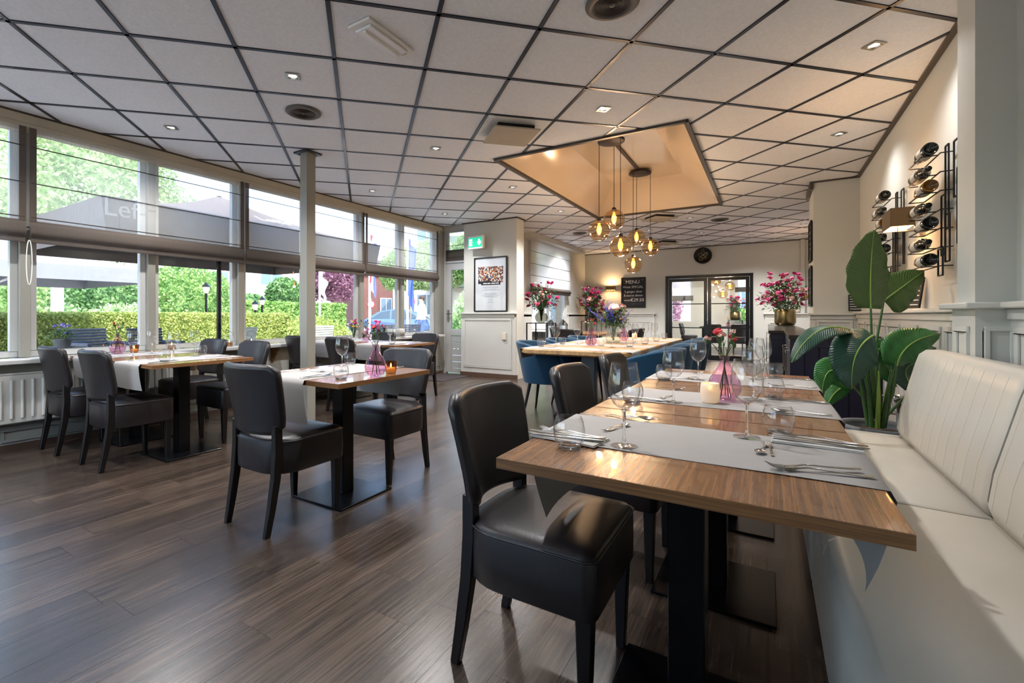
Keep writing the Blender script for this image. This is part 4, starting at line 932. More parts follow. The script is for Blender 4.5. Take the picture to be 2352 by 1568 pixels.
# strelitzia in a grey pot, local x = across the view, local y = away from it
PXY = (.56, 3.66)
pl = thing('potted_plant', 'tall green bird of paradise plant in a round grey pot behind the bench', 'plant', (PXY[0], PXY[1], 0), PSI)
MB().lathe([(.001, 0), (.13, 0), (.15, .01), (.185, .2), (.195, .40), (.2, .43), (.195, .45), (.175, .45), (.165, .43), (.16, .40), (.001, .40)], 36).obj('pot', M['potgrey'], pl)
MB().lathe([(.001, .412), (.1, .415), (.163, .405)], 24).obj('soil', M['soil'], pl)
LM = mat('strelitzia_leaf', '#2c5a26', .36, noise=(5, .15), coat=.2); 
def leafmat(name, c):
    m, nt, b = newmat(name); N = nt.nodes; L = nt.links
    uv = N.new('ShaderNodeTexCoord'); wv = N.new('ShaderNodeTexWave'); wv.inputs['Scale'].default_value = 9; wv.inputs['Distortion'].default_value = 1.2; wv.inputs['Detail'].default_value = 1; wv.bands_direction = 'Y'
    mp = N.new('ShaderNodeMapping'); L.new(uv.outputs['UV'], mp.inputs[0]); L.new(mp.outputs[0], wv.inputs[0])
    rp = N.new('ShaderNodeValToRGB'); c = rgb(c); rp.color_ramp.elements[0].color = (*[x * .8 for x in c], 1); rp.color_ramp.elements[1].color = (*[min(1, x * 1.2) for x in c], 1)
    L.new(wv.outputs['Fac'], rp.inputs[0]); L.new(rp.outputs[0], b.inputs['Base Color']); b.inputs['Roughness'].default_value = .38
    bp = N.new('ShaderNodeBump'); bp.inputs['Strength'].default_value = .5; bp.inputs['Distance'].default_value = .004; L.new(wv.outputs['Fac'], bp.inputs['Height']); L.new(bp.outputs[0], b.inputs['Normal'])
    b.inputs['Subsurface Weight'].default_value = 0; return m
LMS = {'olive': leafmat('olive_leaf', '#47622a'), 'deep': leafmat('deep_leaf', '#1c4636'), 'mid': leafmat('fresh_leaf', '#2f7030')}
def bigleaf(base, mid, tip, w, face, lm, fold=.18, stemfrom=None, tear=0):
    base, mid, tip, face = Vector(base), Vector(mid), Vector(tip), Vector(face).normalized()
    mid = mid * 2 - (base + tip) / 2
    def cv(t): return base * (1-t)**2 + mid * 2*t*(1-t) + tip * t*t
    nv, nu = 18, 10; vs = []; uvs = []
    for j in range(nv + 1):
        t = j / nv; c = cv(t); d = (cv(min(1, t + .02)) - cv(max(0, t - .02))).normalized(); s = d.cross(face).normalized(); n = s.cross(d).normalized()
        hw = w / 2 * (math.sin(math.pi * min(1, .06 + .94 * t) ** .82) ** .62) * (1 if t < .97 else .6)
        hw = max(hw, .004)
        for i in range(nu + 1):
            a = 2 * i / nu - 1; rip = .012 * math.sin(t * 26 + a * 2) * abs(a) * w * 2
            vs.append(c + s * hw * a + n * (-(abs(a) ** 1.3) * hw * fold * 2 + rip)); uvs.append((abs(a) * .55, t * 1.0 - abs(a) * .16))
    fs = [(j*(nu+1)+i, j*(nu+1)+i+1, (j+1)*(nu+1)+i+1, (j+1)*(nu+1)+i) for j in range(nv) for i in range(nu) if not (tear and i in (0, 1, nu - 1) and j in (tear, tear + 7 if i else tear))]
    me = bpy.data.meshes.new('leaf'); me.from_pydata(vs, [], fs); me.polygons.foreach_set('use_smooth', [True] * len(fs)); ul = me.uv_layers.new(name='UVMap')
    for lp in me.loops: ul.data[lp.index].uv = uvs[lp.vertex_index]
    me.update(); lo = link(me, 'leaf', LMS[lm], pl)
    md = lo.modifiers.new('thickness', 'SOLIDIFY'); md.thickness = .0012
    MB().tube([cv(i / 10) + face * .0005 for i in range(11)], [.0055 * (1 - .08 * i) for i in range(11)], 6).obj('midrib', M['rib'], lo)
    if stemfrom:
        sf = [Vector(p) for p in stemfrom]; MB().tube(sf + [base], [.0095 - .004 * i / len(sf) for i in range(len(sf) + 1)], 8).obj('leaf_stalk', M['stem'], pl)
def PX(u, v, d=0):                     # a spot on the plant: across, up and away from its axis
    k = (2.795 + d) / 1080; return ((u - 1080) * k - 2.43, d, 1.1 - (v - 724) * k)
V = (0, -1, .15)
crown = PX(2012, 960, 0)
bigleaf(PX(2000, 708), PX(2000, 620, .02), PX(2008, 528, .03), .285, (0.1, -1, .1), 'olive', .06, [crown, PX(2003, 800)])
bigleaf(PX(2030, 690, .08), PX(2060, 668, .1), PX(2122, 622, .16), .24, (.1, -1, .3), 'olive', .05, [crown, PX(2012, 790, .05)])
bigleaf(PX(1954, 758, -.05), PX(1880, 760, -.15), PX(1818, 832, -.2), .13, (-.15, -.5, 1), 'deep', .15, [crown, PX(1985, 860, 0), PX(1962, 775, -.04)])
bigleaf(PX(2006, 770, -.1), PX(1966, 815, -.17), PX(1957, 894, -.16), .24, (-.3, -1, .35), 'deep', .16, [crown, PX(2002, 860, -.05)])
bigleaf(PX(2060, 840, .05), PX(2092, 790, .05), PX(2160, 766, .1), .22, (.1, -1, .45), 'mid', .16, [PX(2030, 960), PX(2052, 900, .02)])
bigleaf(PX(2020, 802, .12), PX(2025, 815, .12), PX(2060, 888, .14), .2, (0, -1, .2), 'mid', .1, [PX(2024, 950), PX(2010, 850, .1)])
bigleaf(PX(2055, 832, .2), PX(2100, 812, .2), PX(2150, 798, .25), .19, (.1, -1, .5), 'deep', .1, [PX(2030, 950), PX(2042, 880, .12)])
bigleaf(PX(1962, 890, .05), PX(1910, 850, .05), PX(1888, 905, .02), .17, (-.1, -1, .3), 'mid', .1, [PX(2000, 955), PX(1985, 915, .03)])
bigleaf(PX(1950, 885, .1), PX(1920, 900, .1), PX(1898, 935, .08), .1, (0, -1, .6), 'mid', .1)
bigleaf(PX(2098, 890, .1), PX(2080, 850, .12), PX(2115, 830, .14), .16, (.2, -1, .3), 'deep', .1, [PX(2036, 955, .05), PX(2070, 920, .08)])
for k in range(9):
    a = R(40 * k); q = Vector(crown) + Vector((math.cos(a) * .035, math.sin(a) * .035, -.05)); MB().tube([q, q + Vector((math.cos(a) * .03, math.sin(a) * .03, .2)), q + Vector((math.cos(a) * .06, math.sin(a) * .05, .34 + .03 * (k % 3)))], [.013, .010, .003], 8).obj('sheath', M['rib'] if k % 3 == 0 else M['stem'], pl)
# chrome wine bucket behind the bench
b = thing('wine_bucket', 'polished chrome wine bucket standing between the plant and the bench back', 'bucket', (.76, 4.3, 0))
MB().lathe([(.001, .42), (.045, .42), (.062, .44), (.078, .53), (.083, .545), (.087, .545), (.083, .54), (.074, .528), (.058, .445), (.001, .43)], 28).obj('bowl', M['chrome'], b); MB().tube([(0, 0, 0), (0, 0, .42)], .012, 10).obj('pole', M['chrome'], b); MB().lathe([(.001, 0), (.12, 0), (.12, .01), (.02, .02), (.001, .02)], 24).obj('foot', M['chrome'], b)
# ------------------------------------------------------------------ roman blinds
def blind(label, y0, y1, x=XL + .085, ztop=2.66, rods=(2.50, 2.20, 1.915), hem=(1.88, 1.705), m='blind', group='sheer roman blinds along the windows', tape=True, cord=False):
    t = thing('roman_blind', label, 'blind', (x, y0, 0), 0, group); L = y1 - y0
    MB().slab(lambda u, v: (.004 * math.sin(v * 9), .01 + u * (L - .02), ztop - v * (ztop - hem[0])), 12, 16, .002).obj('sheer_panel', M[m], t)
    for z in rods: MB().tube([(.004, .01, z), (.004, L - .01, z)], .0045, 6).obj('rod', M['rod'], t)
    zh = hem[0] - hem[1]
    prof = [(0, hem[0] + .01), (.02, hem[0] - .03), (.034, hem[0] - .08), (.030, hem[1] + .07), (.016, hem[1] + .052), (.0, hem[1] + .056)]
    MB().rings([[(px, yy, z) for px, z in prof] for yy in (.004, L - .004)]).obj('folded_hem', M['hem'], t)
    MB().box(-.012, .006, .004, L - .004, hem[1] - .0, hem[1] + .058).obj('bottom_bar', M['hem'], t, bev=.004)
    if tape:
        for yy in (.0, L - .045): MB().box(.003, .007, yy, yy + .045, hem[0], ztop).obj('edge_tape', M['hem'], t)
    if cord:
        MB().tube([(.045, -.012 + .018 * math.sin(R(a)), 1.535 + .185 * math.cos(R(a))) for a in range(0, 361, 15)], .0035, 6).obj('chain', M['white'], t)
    return t
blind('sheer roman blind at the left edge of the picture', -.60, 1.325, cord=False); blind('sheer roman blind in front of the parasol with white lettering', 1.345, 3.24, cord=True); blind('sheer roman blind partly hidden behind the slim column', 3.255, 5.19); blind('sheer roman blind nearest to the glazed door', 5.21, 7.08); blind('sheer roman blind behind the camera', -2.53, -.61)
b = blind('short sheer blind above the glazed back door', 0, .64, x=0, ztop=2.70, rods=(2.42,), hem=(2.33, 2.13), group='sheer roman blinds in the corner', tape=False)
b.location = (-4.56, YE + .085, 0); b.rotation_euler = (0, 0, R(90))
blind('white roman blind with brown hem in the alcove window', 9.0, 11.36, x=XA + .09, ztop=2.69, rods=(2.46, 2.2, 1.95), hem=(1.72, 1.58), m='blind2', group='sheer roman blinds in the corner', tape=False)

# ------------------------------------------------------------------ things on and in the ceiling
LX = lambda a, b: (-1.983 + .4243 * a, 2.135 + .4243 * b)
def downlight(a, b, label, lit=True):
    x, y = LX(a, b); t = thing('downlight', label, 'downlight', (x, y, H), R(45), 'square recessed downlights')
    mb = MB()
    for p, q, r_, s in ((-.045, .045, -.045, -.03), (-.045, .045, .03, .045), (-.045, -.03, -.03, .03), (.03, .045, -.03, .03)): mb.box(p, q, r_, s, -.002, .004)
    mb.obj('bezel', M['nickel'], t); MB().lathe([(.03, .002), (.036, -.001), (.038, .004), (.03, .008)], 20, closed=True).obj('ring', M['nickel'], t)
    MB().lathe([(.0005, .006), (.03, .006), (.03, .012), (.0005, .012)], 20).obj('lens', M['spotlens'], t)
    ld = bpy.data.lights.new('downlight_lamp', 'SPOT'); ld.energy = SPOT_W * (.3 if a == 6 else 1.7 if b > 11 else 1); ld.spot_size = R(140); ld.spot_blend = .9; ld.color = (1, .98, .97); ld.shadow_soft_size = .04
    lo = bpy.data.objects.new('downlight_lamp', ld); COL.objects.link(lo); lo.parent = t; lo.location = (0, 0, -.02)
DL = [(-2, 0, 'left of the nearest ceiling speaker pair'), (-6, 0, 'near the windows above the left tables'), (-2, 4, 'between the column and the ceiling vent'), (-6, 6, 'by the windows beyond the column'), (-2, 8, 'left of the tan recess'), (2, 4, 'in front of the tan recess'), (6, 4, 'near the right wall, the closest one'), (6, 8, 'near the right wall above the wine racks'), (-2, 12, 'beyond the left corner of the tan recess'), (-6, 10, 'by the glazed door'),
      (2, 16, 'behind the tan recess'), (2, 20, 'over the glass doors'), (6, 20, 'near the right wall at the back'), (-4, 20, 'over the back corner'), (-2, 18, 'over the alcove table'), (4, 22, 'in front of the glass doors, right'), (0, 18, 'over the middle of the back area'), (-6, -4, 'above the window side behind the camera'), (-2, -4, 'behind the camera in mid room'), (2, 0, 'above the bench tables')]
for a, b, l in DL: downlight(a, b, 'square silver downlight ' + l)
def speaker(a, b, label):
    x, y = LX(a, b); t = thing('ceiling_speaker', 'round grey ceiling speaker ' + label, 'speaker', (x, y, H), 0, 'round ceiling speakers')
    MB().lathe([(.0, .004), (.14, .004), (.142, -.004), (.13, -.012), (.1, -.013), (.098, -.009), (.001, -.009)], 36).obj('rim', M['speaker'], t)
    for r_ in [.02 + .0095 * k for k in range(8)]: MB().lathe([(r_, -.009), (r_ + .002, -.0125), (r_ + .004, -.009)], 28).obj('grille_ring', M['bronze'], t)
    MB().lathe([(.001, -.014), (.014, -.013), (.016, -.009)], 16).obj('dust_cap', M['speaker'], t)
for a, b, l in ((3, 1, 'at the top edge, nearest'), (-3, 1, 'above the left tables near the column'), (3, 17, 'at the back, right of the recess'), (-3, 17, 'at the back, left of the recess')): speaker(a, b, l)
def vent(x, y, label, s=.21):
    t = thing('ceiling_vent', label, 'vent', (x, y, H), R(45), 'square ceiling vents')
    MB().box(-.285, .285, -.285, .285, .001, .006).obj('plate', M['white'], t); MB().box(-s, s, -s, s, -.055, -.042).obj('diffuser', M['vent'], t, bev=.003); MB().box(-s * .8, s * .8, -s * .8, s * .8, -.042, .001).obj('throat', M['black'], t)
vent(*LX(0, 4), 'square beige vent panel hanging from the ceiling beside the recess'); vent(*LX(1, 15), 'square beige vent behind the pendants'); vent(*LX(0, 22), 'square beige vent in front of the clock')
x, y = LX(0, 0); t = thing('emergency_light', 'white oblong emergency light fixture in the ceiling at the top', 'light fixture', (x, y, H), R(90))
MB().box(-.2, .2, -.085, .085, -.012, .004).obj('frame', M['white'], t, bev=.004); MB().box(-.165, .165, -.062, .062, -.026, -.012).obj('diffuser', M['tube'], t, bev=.006); MB().tube([(-.15, 0, -.028), (.15, 0, -.028)], .012, 10).obj('lamp_tube', M['white'], t); MB().box(.17, .19, -.03, .0, -.016, -.012).obj('test_button', M['nickel'], t)
t = thing('smoke_detector', 'small white round smoke detector on the ceiling behind the pendants', 'smoke detector', (-1.62, 8.62, H)); MB().lathe([(.001, -.045), (.03, -.045), (.045, -.035), (.055, -.01), (.055, 0), (.001, 0)], 24).obj('housing', M['white'], t); MB().lathe([(.001, -.055), (.018, -.053), (.02, -.045)], 16).obj('sensor_cap', M['white'], t)

# ------------------------------------------------------------------ pendant lamp: two discs on a bar, six amber globes
pn = thing('pendant_lamp', 'pendant lamp with six amber glass globes hanging from two dark discs in the recess', 'pendant lamp', (-1.54, 6.245, 0)); TZ_ = 3.17
cr = Vector((math.cos(PSI), math.sin(PSI), 0)); cf = Vector((-math.sin(PSI), math.cos(PSI), 0))
MB().box(-.02, .02, -.74, .74, TZ_ - .025, TZ_).obj('mounting_bar', M['bronze'], pn)
def globe(c, ang, z, li):
    p = Vector(c) + cr * .14 * math.cos(R(ang)) + cf * .14 * math.sin(R(ang))
    MB().tube([(p.x, p.y, TZ_ - .05), (p.x, p.y, z + .15)], .0035, 6).obj('cord', M['black'], pn)
    g = []
    for k in range(15):
        a = R(-62 + 138 * k / 14); g.append((.125 * math.cos(a), .125 * math.sin(a)))
    g2 = [(r_ * .985, zz * .985) for r_, zz in g][::-1]
    MB().lathe(g + g2, 32, (p.x, p.y, z), closed=True).obj('glass_globe', M['amber_t'], pn)
    MB().lathe([(.001, .1), (.026, .1), (.026, .135), (.012, .15), (.001, .15)], 16, (p.x, p.y, z)).obj('cap', M['bronze'], pn)
    bo = MB().lathe([(.001, -.06), (.012, -.058), (.026, -.03), (.03, .0), (.024, .03), (.014, .055), (.013, .075)], 16, (p.x, p.y, z + .015)).obj('bulb', M['bulbglass'], pn)
    MB().tube([(p.x - .008, p.y, z + .05), (p.x - .006, p.y, z - .02), (p.x + .006, p.y, z - .02), (p.x + .008, p.y, z + .05)], .0028, 6).obj('filament', M['bulb'], bo)
    ld = bpy.data.lights.new('bulb_lamp', 'POINT'); ld.energy = 6; ld.color = (1, .8, .62); ld.shadow_soft_size = .03; lo = bpy.data.objects.new('bulb_lamp', ld); COL.objects.link(lo); lo.parent = pn; lo.location = (p.x, p.y, z - .06)
for yc, gl in ((-.735, ((180, 2.085), (60, 2.237), (300, 1.885))), (.735, ((90, 2.226), (330, 2.06), (210, 1.815)))):
    MB().lathe([(.001, TZ_ - .055), (.145, TZ_ - .055), (.152, TZ_ - .05), (.152, TZ_ - .03), (.145, TZ_ - .025), (.001, TZ_ - .025)], 36, (0, yc, 0)).obj('canopy_disc', M['bronze'], pn)
    for a, z in gl: globe((0, yc, 0), a, z, 0)

# ------------------------------------------------------------------ wall lamps
def walllamp(label, loc, rz, s=1.0, watt=6):
    t = thing('wall_lamp', label, 'wall lamp', loc, rz, 'brown shaded wall lamps')   # local +Y = out of the wall
    w, d, h = .15 * s, .11 * s, .066 * s; c = .14 * s
    for a, b, e, f in ((-w, w, c - d * .6, c - d * .6 + .004), (-w, w, c + d * .6 - .004, c + d * .6), (-w, -w + .004, c - d * .6, c + d * .6), (w - .004, w, c - d * .6, c + d * .6)): pass
    mb = MB()
    mb.box(-w, w, c - d * .6, c - d * .6 + .003, -h, h).box(-w, w, c + d * .6 - .003, c + d * .6, -h, h).box(-w, -w + .003, c - d * .6, c + d * .6, -h, h).box(w - .003, w, c - d * .6, c + d * .6, -h, h); mb.obj('lamp_shade', M['shade'], t)
    mb = MB(); q = .004
    mb.box(-w + q, w - q, c - d * .6 + q, c - d * .6 + q + .002, -h + .002, h - .002).box(-w + q, w - q, c + d * .6 - q - .002, c + d * .6 - q, -h + .002, h - .002).box(-w + q, -w + q + .002, c - d * .6 + q, c + d * .6 - q, -h + .002, h - .002).box(w - q - .002, w - q, c - d * .6 + q, c + d * .6 - q, -h + .002, h - .002); mb.obj('shade_lining', M['shade_in'], t)
    MB().box(-.04 * s, .04 * s, 0, .015, -h - .06 * s, -h + .03 * s).obj('wall_plate', M['nickel'], t, bev=.002); MB().tube([(0, .01, -h - .02 * s), (0, c, -h - .02 * s), (0, c, -h + .03 * s)], .007, 8).obj('arm', M['nickel'], t)
    MB().lathe([(.001, -.03), (.015, -.02), (.02, .01), (.012, .04), (.001, .045)], 12, (0, c, 0)).obj('bulb', M['bulbglass'], t)
    ld = bpy.data.lights.new('lamp_bulb', 'POINT'); ld.energy = watt; ld.color = (1, .66, .36); ld.shadow_soft_size = .03; lo = bpy.data.objects.new('lamp_bulb', ld); COL.objects.link(lo); lo.parent = t; lo.location = (0, c, .01)
walllamp('brown linen wall lamp between the two wine racks', (XR, 4.6, 1.80), R(90), 1.0, 7)
walllamp('brown wall lamp on the back wall beside the menu board', (-3.55, YB, 1.83), R(180), .8, 12)
walllamp('small brown wall lamp seen edge-on past the sideboard', (.95, 11.3, 1.75), R(90), 1.0, 5)

# ------------------------------------------------------------------ wine racks with lying bottles
def make_bottle(m, foil, lab):
    t = thing('wine_bottle', 'x', 'bottle')
    MB().lathe([(.0004, .021), (.006, .0205), (.014, .018), (.022, .012), (.029, .005), (.033, .001), (.036, 0), (.038, .004), (.038, .185), (.035, .205), (.022, .23), (.0145, .25), (.0138, .275)], 24).obj('glass_body', M[m], t)
    MB().lathe([(.0143, .272), (.0148, .30), (.016, .302), (.016, .312), (.001, .313)], 16).obj('capsule', M[foil], t)
    MB().lathe([(.0383, .05), (.0385, .052), (.0385, .15), (.0383, .152)], 24).obj('paper_label', M['wine_label'], t); return t
bot = [proto(make_bottle('bottle', 'black', 1)), proto(make_bottle('bottle_a', 'foil', 1)), proto(make_bottle('bottle', 'foil', 1))]
ORD = ('top', 'second from the top', 'third from the top', 'middle', 'third from the bottom', 'second from the bottom', 'bottom')
def rack(y0, which):
    t = thing('wine_rack', 'black wire wine rack on the right wall, the ' + which, 'wine rack', (XR, y0, 0), 0, 'wire wine racks')
    def frame(x, ya, yb, za, zb, w=.008):
        mb = MB()
        for a, b in (((x, ya, za), (x, yb, za)), ((x, yb, za), (x, yb, zb)), ((x, yb, zb), (x, ya, zb)), ((x, ya, zb), (x, ya, za))): mb.bar(a, b, w)
        return mb
    for x, ya, yb, za, zb in ((-.04, .10, .16, 1.62, 2.12), (-.015, .02, .11, 1.80, 2.13), (-.015, .0, .05, 1.52, 1.96), (-.06, .08, .15, 1.46, 1.82), (-.05, .04, .12, 1.42, 1.70), (-.07, .08, .17, 1.34, 1.50)): frame(x, ya, yb, za, zb).obj('upright_frame', M['black'], t)
    for k in range(7):
        z = 2.115 - .1125 * k; yb = .15 + (.03 if k % 2 else 0)
        mb = MB(); zz = z - .043
        for a, b in (((-.15, yb, zz), (-.15, yb + .30, zz)), ((-.15, yb + .30, zz), (-.075, yb + .30, zz)), ((-.075, yb + .30, zz), (-.075, yb, zz)), ((-.075, yb, zz), (-.15, yb, zz)), ((-.075, yb, zz), (-.075, .1, zz)), ((-.075, .1, zz), (-.02, .1, zz))): mb.bar(a, b, .006)
        mb.obj('bottle_cradle', M['black'], t)
        kind = (0, 0, 1, 0, 0, 0, 2)[k]
        c = place(bot[kind], (XR - .112, y0 + (yb - .02 if k % 2 == 0 else yb + .30), z), 0, ('dark' if kind != 1 else 'amber') + ' wine bottle lying ' + ORD[k] + ' in the ' + which, 'wine bottles in the ' + which)
        c.rotation_euler = (R(-90 if k % 2 == 0 else 90), 0, 0)
rack(3.78, 'rack nearest the white pilaster'); rack(5.08, 'rack behind the wall lamp')

# ------------------------------------------------------------------ signs, boards, clock, sockets
t = thing('chalkboard', 'black chalk menu board with white handwriting on the back wall', 'menu board', (-2.985, YB - .004, 1.7), 0)
MB().box(-.30, .30, -.012, 0, -.39, .39).obj('slate', M['chalk'], t); mb = MB(); ringframe(mb, 'y', -.012, -.31, .31, -.40, .40, .022, .012); mb.obj('wooden_frame', M['black'], t, bev=.003)
MB().tube([(-.1, -.006, .40), (0, -.006, .46), (.1, -.006, .40)], .003, 6).obj('hanging_cord', M['chalkw'], t)
FR = (R(90), 0, 0)
for txt, z, sz, x in (('MENU', .235, .13, -.02), ('Week SPECIAL', .12, .082, -.01), ('3 gangen diner', 0, .078, 0), ('3 course dinner', -.1, .076, 0), ('weekly', -.22, .06, -.15), ('\u20ac29.50', -.235, .12, .1)): text_obj(txt, sz, M['chalkw'], t, (x, -.0135, z), FR)
for sx in (-1, 1):
    MB().bar((sx * .25, -.0135, .33), (sx * .21, -.0135, .345), .006, .001).bar((sx * .25, -.0135, .33), (sx * .22, -.0135, .31), .006, .001).obj('chalk_flourish', M['chalkw'], t)
MB().bar((-.05, -.0135, -.30), (.24, -.0135, -.30), .003, .001).obj('chalk_rule', M['chalkw'], t)
for z, l in ((2.06, 'small chalkboard high on the side of the right pillar, seen edge-on'), (1.48, 'small chalkboard low on the side of the right pillar, seen edge-on')):
    t = thing('chalkboard', l, 'menu board', (.49, 7.62, z), 0, 'chalkboards on the pillar'); MB().box(-.014, -.002, -.2, .2, -.25, .25).obj('slate', M['chalk'], t); mb = MB(); ringframe(mb, 'x', -.01, -.21, .21, -.26, .26, .025, .014); mb.obj('wooden_frame', M['black'], t)
    for q in range(4): MB().bar((-.0155, -.13, .12 - .07 * q), (-.0155, .12 - .03 * (q % 2), .12 - .07 * q), .012, .001).obj('chalk_line', M['chalkw'], t)
t = thing('wall_clock', 'round black wall clock with exposed gold gears above the glass doors', 'clock', (-1.335, YB, 2.56)); 
MB().at((0, 0, 0), (R(90), 0, 0)).lathe([(.001, 0), (.2, 0), (.2, .05), (.192, .07), (.178, .07), (.173, .03), (.001, .028)], 40).obj('case', M['black'], t)
for x, z, r_ in ((0, .07, .045), (.06, .03, .05), (-.06, .02, .045), (.01, -.03, .05), (-.04, -.075, .05), (.06, -.06, .035), (0, .13, .03)):
    MB().at((x, -.032, z), (R(90), 0, 0)).lathe([(r_ * .7, 0), (r_, 0), (r_, .008), (r_ * .7, .008)], 18, closed=True).obj('gear', M['brass'], t)
for k in range(12): a = R(30 * k); MB().bar((math.sin(a) * .14, -.034, math.cos(a) * .14), (math.sin(a) * .162, -.034, math.cos(a) * .162), .007, .003).obj('hour_mark', M['bronze'], t)
for a, l_, w_ in ((118, .09, .012), (60, .125, .008)): MB().bar((0, -.045, 0), (math.sin(R(a)) * l_, -.045, math.cos(R(a)) * l_), w_, .004).obj('clock_hand', M['chalkw'], t)
# emergency exit sign
t = thing('exit_sign', 'green and white emergency exit sign with running figure and down arrow', 'exit sign', (-4.36, YE - .17, 2.39), R(-8))
MB().box(-.165, .165, -.03, .03, -.115, .115).obj('housing', M['white'], t, bev=.006); MB().box(-.155, .155, -.034, -.03, -.085, .085).obj('panel', M['exitgreen'], t)
MB().box(-.02, .02, .03, .15, -.02, .02).obj('bracket', M['white'], t); MB().box(-.03, .0, .15, .162, .10, .40).obj('cable_duct', M['trimw'], t)
def flat(poly, name, m, d=0): MB().add([(x, -.0345 - d, z) for x, z in poly] + [(x, -.0355 - d, z) for x, z in poly], [tuple(range(len(poly))), tuple(range(2*len(poly) - 1, len(poly) - 1, -1))]).obj(name, m, t)
flat([(-.135, -.06), (-.065, -.06), (-.065, .06), (-.135, .06)], 'doorway', M['exitwhite'])
flat([(.075, .05), (.105, .05), (.105, -.005), (.13, .018), (.13, -.015), (.09, -.058), (.05, -.015), (.05, .018), (.075, -.005)], 'arrow', M['exitwhite'])
for poly in ([(-.1, .025), (-.085, .025), (-.07, -.01), (-.085, -.015)], [(-.085, -.01), (-.07, -.012), (-.045, -.035), (-.055, -.042), (-.08, -.022)], [(-.09, -.01), (-.08, -.015), (-.1, -.045), (-.125, -.05), (-.125, -.04), (-.105, -.036)], [(-.1, .02), (-.095, .03), (-.125, .02), (-.13, .0), (-.122, .0)], [(-.085, .02), (-.08, .028), (-.05, .01), (-.053, .002)], [(-.085, .035), (-.075, .03), (-.065, .036), (-.066, .046), (-.076, .05), (-.085, .045)]): flat([(x, z) for x, z in poly], 'running_figure', M['exitgreen'], .0012)
# framed poster
t = thing('framed_poster', 'black framed poster with a colourful group picture and small print on the end wall', 'poster', (-4.15, YE - .02, 1.65))
MB().box(-.315, .315, -.012, -.002, -.465, .465).obj('paper', mat('poster_paper', '#d9dbe2', .6), t); mb = MB(); ringframe(mb, 'y', -.002, -.335, .335, -.485, .485, .02, .03); mb.obj('frame', M['black'], t, bev=.003)
MB().box(-.316, .316, -.024, -.021, -.466, .466).obj('glass_pane', M['pane'], t)
pm2, nt, bs = newmat('crowd_print'); tc = nt.nodes.new('ShaderNodeTexCoord'); vo = nt.nodes.new('ShaderNodeTexVoronoi'); vo.inputs['Scale'].default_value = 42; rp = nt.nodes.new('ShaderNodeValToRGB'); rp.color_ramp.interpolation = 'CONSTANT'
for k, c in enumerate(('1b2233', 'b8743f', 'd9d4cc', '8a3f32', '3b4a63', 'c99066', '6d2b33', 'e0e0e0')):
    e = rp.color_ramp.elements[0] if k == 0 else rp.color_ramp.elements.new(k / 8); e.color = (*rgb(c), 1)
sp = nt.nodes.new('ShaderNodeSeparateColor'); nt.links.new(tc.outputs['Object'], vo.inputs[0]); nt.links.new(vo.outputs['Color'], sp.inputs[0]); nt.links.new(sp.outputs[0], rp.inputs[0]); nt.links.new(rp.outputs[0], bs.inputs['Base Color'])
MB().box(-.255, .255, -.0135, -.012, .03, .315).obj('group_picture', pm2, t); MB().box(-.255, .02, -.0145, -.012, .015, .06).box(-.19, .20, -.015, -.012, -.01, .045).obj('banner', M['chalk'], t)
for x0, x1 in ((-.15, -.07), (-.06, -.0), (.02, .1), (.11, .17)): MB().box(x0, x1, -.0155, -.015, .008, .026).obj('banner_lettering', M['chalkw'], t)
for k, (w_, z) in enumerate(((.15, -.045), (.16, -.06), (.11, -.085), (.19, -.1), (.12, -.16), (.14, -.175), (.19, -.195), (.15, -.21), (.13, -.225), (.04, -.27), (.05, -.31))): MB().box(-w_, w_, -.0125, -.012, z - .004, z).obj('print_line', mat('print_grey', '#6f747c', .7) if k == 0 else bpy.data.materials['print_grey'], t)
# sockets and switches
t = thing('wall_socket', 'cream double wall socket on the end wall panel', 'socket', (-3.86, YE - .05, .735)); MB().box(-.04, .04, -.03, 0, -.06, .06).obj('plate', M['offwhite'], t, bev=.006)
for z in (-.028, .028): MB().at((0, -.03, z), (R(90), 0, 0)).lathe([(.02, 0), (.02, .002), (.014, -.01), (.001, -.01)], 16).obj('outlet', M['wax'], t)
t = thing('wall_socket', 'cluster of cream switches on the back wall behind the brass pot', 'socket', (.62, YB - .002, 1.33))
for a in (-.05, .05):
    for z in (-.1, .0, .1): MB().box(a - .04, a + .04, -.03, 0, z - .045, z + .045).obj('switch', M['offwhite'], t, bev=.006)
struct(MB().box(.62, .70, YB - .05, YB, 1.15, 2.78).obj('trim_pipe_casing', M['wall']))
# printed cards on the ledge
for x, y, w_, h_, rz, l in ((.90, 7.27, .07, .1, 0, 'small dark framed price card leaning on the pillar ledge'), (.885, 4.55, .06, .11, -70, 'small framed card leaning on the wall ledge behind the plant leaf')):
    t = thing('framed_card', l, 'framed card', (x, y, 1.152), R(rz), 'framed cards on the ledge'); MB().at((0, 0, 0), (R(-8), 0, 0)).box(-w_, w_, -.006, .006, 0, h_ * 2).obj('frame', M['black'], t)
    for q in range(6): MB().at((0, 0, 0), (R(-8), 0, 0)).box(-w_ * .8, w_ * .8, -.0075, -.006, .02 + q * h_ * .3, .02 + q * h_ * .3 + .007).obj('print_line', M['chalkw'], t)
